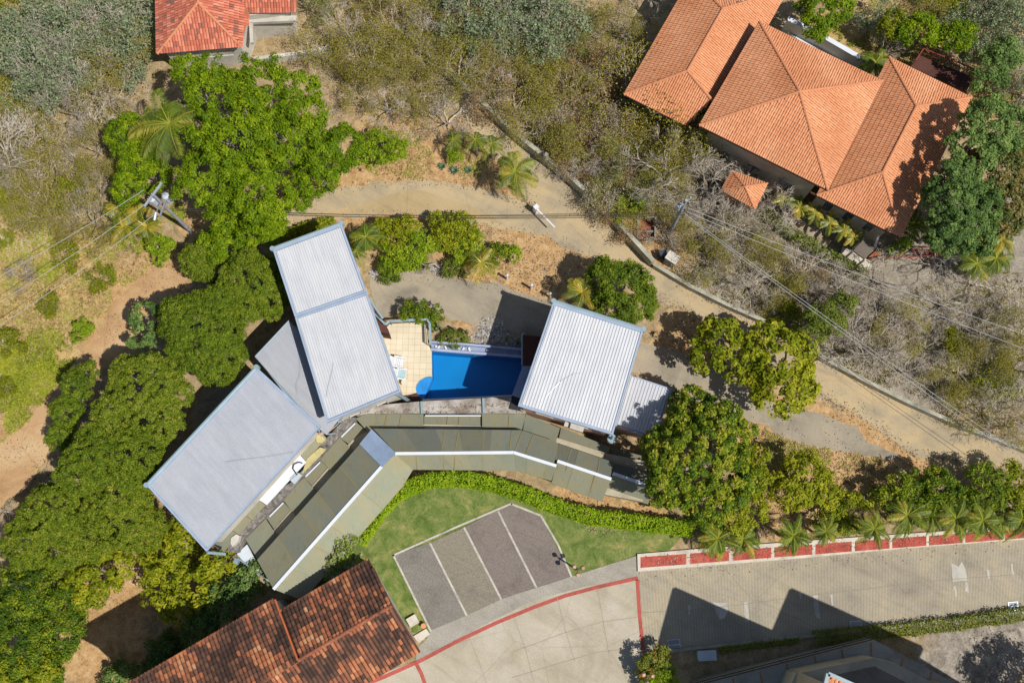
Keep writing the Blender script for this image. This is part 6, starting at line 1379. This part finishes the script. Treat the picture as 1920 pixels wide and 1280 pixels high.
thick = [(700, 60, 130), (850, 60, 120), (980, 80, 120), (1100, 120, 130), (1080, 260, 130), (1200, 300, 120), (1330, 330, 110), (1350, 470, 110), (1480, 560, 110), (1620, 640, 110), (1760, 640, 120), (1880, 700, 120), (760, 180, 100), (640, 170, 60), (1860, 560, 70), (1550, 500, 60), (100, 330, 120), (40, 420, 60), (200, 200, 90), (100, 100, 100)]
cover('fallen_twigs', 'pale fallen twigs and brushwood under the dry thicket', thick, 30000, 'stick', 'twig', 'brushwood', .45)
cover('leaf_litter', 'brown leaf litter under the thicket and on the banks', thick + [(1450, 830, 90), (1560, 900, 90), (1700, 900, 60), (1000, 510, 60), (1290, 640, 60), (1480, 960, 90), (1150, 960, 60), (300, 520, 50), (60, 880, 60), (900, 480, 70), (1620, 480, 50), (1650, 30, 60), (1800, 120, 80)], 42000, 'flake', 'litter', 'leaf litter', .07)
cover('dry_grass', 'straw coloured dry grass on the left slope', [(60, 470, 90), (100, 560, 90), (40, 620, 70), (150, 470, 70), (20, 530, 60), (60, 60, 90), (20, 200, 60), (230, 490, 50), (170, 560, 40), (1700, 60, 90), (1850, 170, 60), (80, 730, 40), (30, 860, 50), (60, 800, 50), (750, 300, 60), (880, 300, 40), (1420, 800, 40), (1500, 850, 60), (1620, 890, 50)], 16000, 'tuft', 'grassy', 'grass', .22, h=.15)
cover('weeds', 'lime green weeds creeping over the left slope', [(110, 680, 40), (70, 720, 45), (20, 740, 40), (40, 790, 30), (85, 650, 40), (15, 660, 30), (40, 690, 40), (30, 130, 30), (20, 280, 30), (250, 450, 30), (330, 400, 20), (90, 510, 25), (1550, 70, 30), (1610, 100, 30), (1300, 20, 20), (1590, 990, 30)], 9000, 'tuft', 'weed', 'weeds', .2, h=.18)
cover('olive_undergrowth', 'low olive undergrowth below the thorn trees', thick, 13000, 'tuft', 'olive', 'undergrowth', .17, h=.25)
cover('lawn_grass', 'short mown grass blades on the lawn', [(860, 950, 120), (720, 1090, 80), (1130, 1020, 110)], 26000, 'tuft', 'lawnb', 'grass', .07, h=.05) if False else None

def roof_litter(name, label, segs, n, z, spread=6):
    pt = []
    for _ in range(n):
        a, b = random.choice(segs); t = random.random(); p = P(a[0] + (b[0] - a[0]) * t + random.gauss(0, spread), a[1] + (b[1] - a[1]) * t + random.gauss(0, spread), z); pt.append((p.x, p.y, p.z + random.uniform(0, .02)))
    pt = np.array(pt); me = leaves(pt, rng.normal(size=pt.shape) * .3 + np.array([0, 0, 1]), .055 * rng.uniform(.5, 1.4, len(pt)), rng.uniform(0, 1, len(pt)), M['litter'], name); tag(link(name, me), label, 'leaf litter', kind='stuff')
roof_litter('leaf_litter', 'dry leaves caught on the concrete ledge behind the bent shed', [((680, 772), (980, 772)), ((800, 765), (960, 758))], 260, 1.93, 2)
roof_litter('leaf_litter', 'fallen leaves under the palms on the red sidewalk', [((1210, 1050), (1560, 1022)), ((1560, 1022), (1900, 998))], 420, .15, 6)
roof_litter('leaf_litter', 'fallen leaves scattered over the street edge below the palms', [((1210, 1075), (1560, 1048)), ((1560, 1048), (1900, 1020))], 260, .012, 9)

M['stone_chip'] = leafmat('stone_chip', [(0, L4(.12, .09, .06)), (.5, L4(.30, .24, .17)), (1, L4(.55, .48, .38))], 0)
rocks('loose_stones', 'loose stones on the bare dirt verges and the dirt track', [(760, 310, 60), (900, 320, 50), (1000, 470, 60), (1060, 500, 40), (940, 520, 40), (560, 375, 40), (300, 540, 40), (220, 620, 40), (120, 730, 40), (40, 850, 40), (1290, 640, 50), (1450, 810, 60), (1600, 800, 60), (1560, 870, 60), (210, 1140, 40), (1100, 940, 40), (1860, 1210, 60)], 2600, 'stone_chip', .02, .065)
edge = [(upper[i], upper[i + 1]) for i in range(len(upper) - 1)]
roof_litter('leaf_litter', 'leaf litter blown along the edges of the driveways', edge + [((690, 515), (930, 533)), ((930, 533), (1200, 640)), ((1200, 640), (1610, 800)), ((1190, 702), (1500, 833))], 3800, .015, 7)
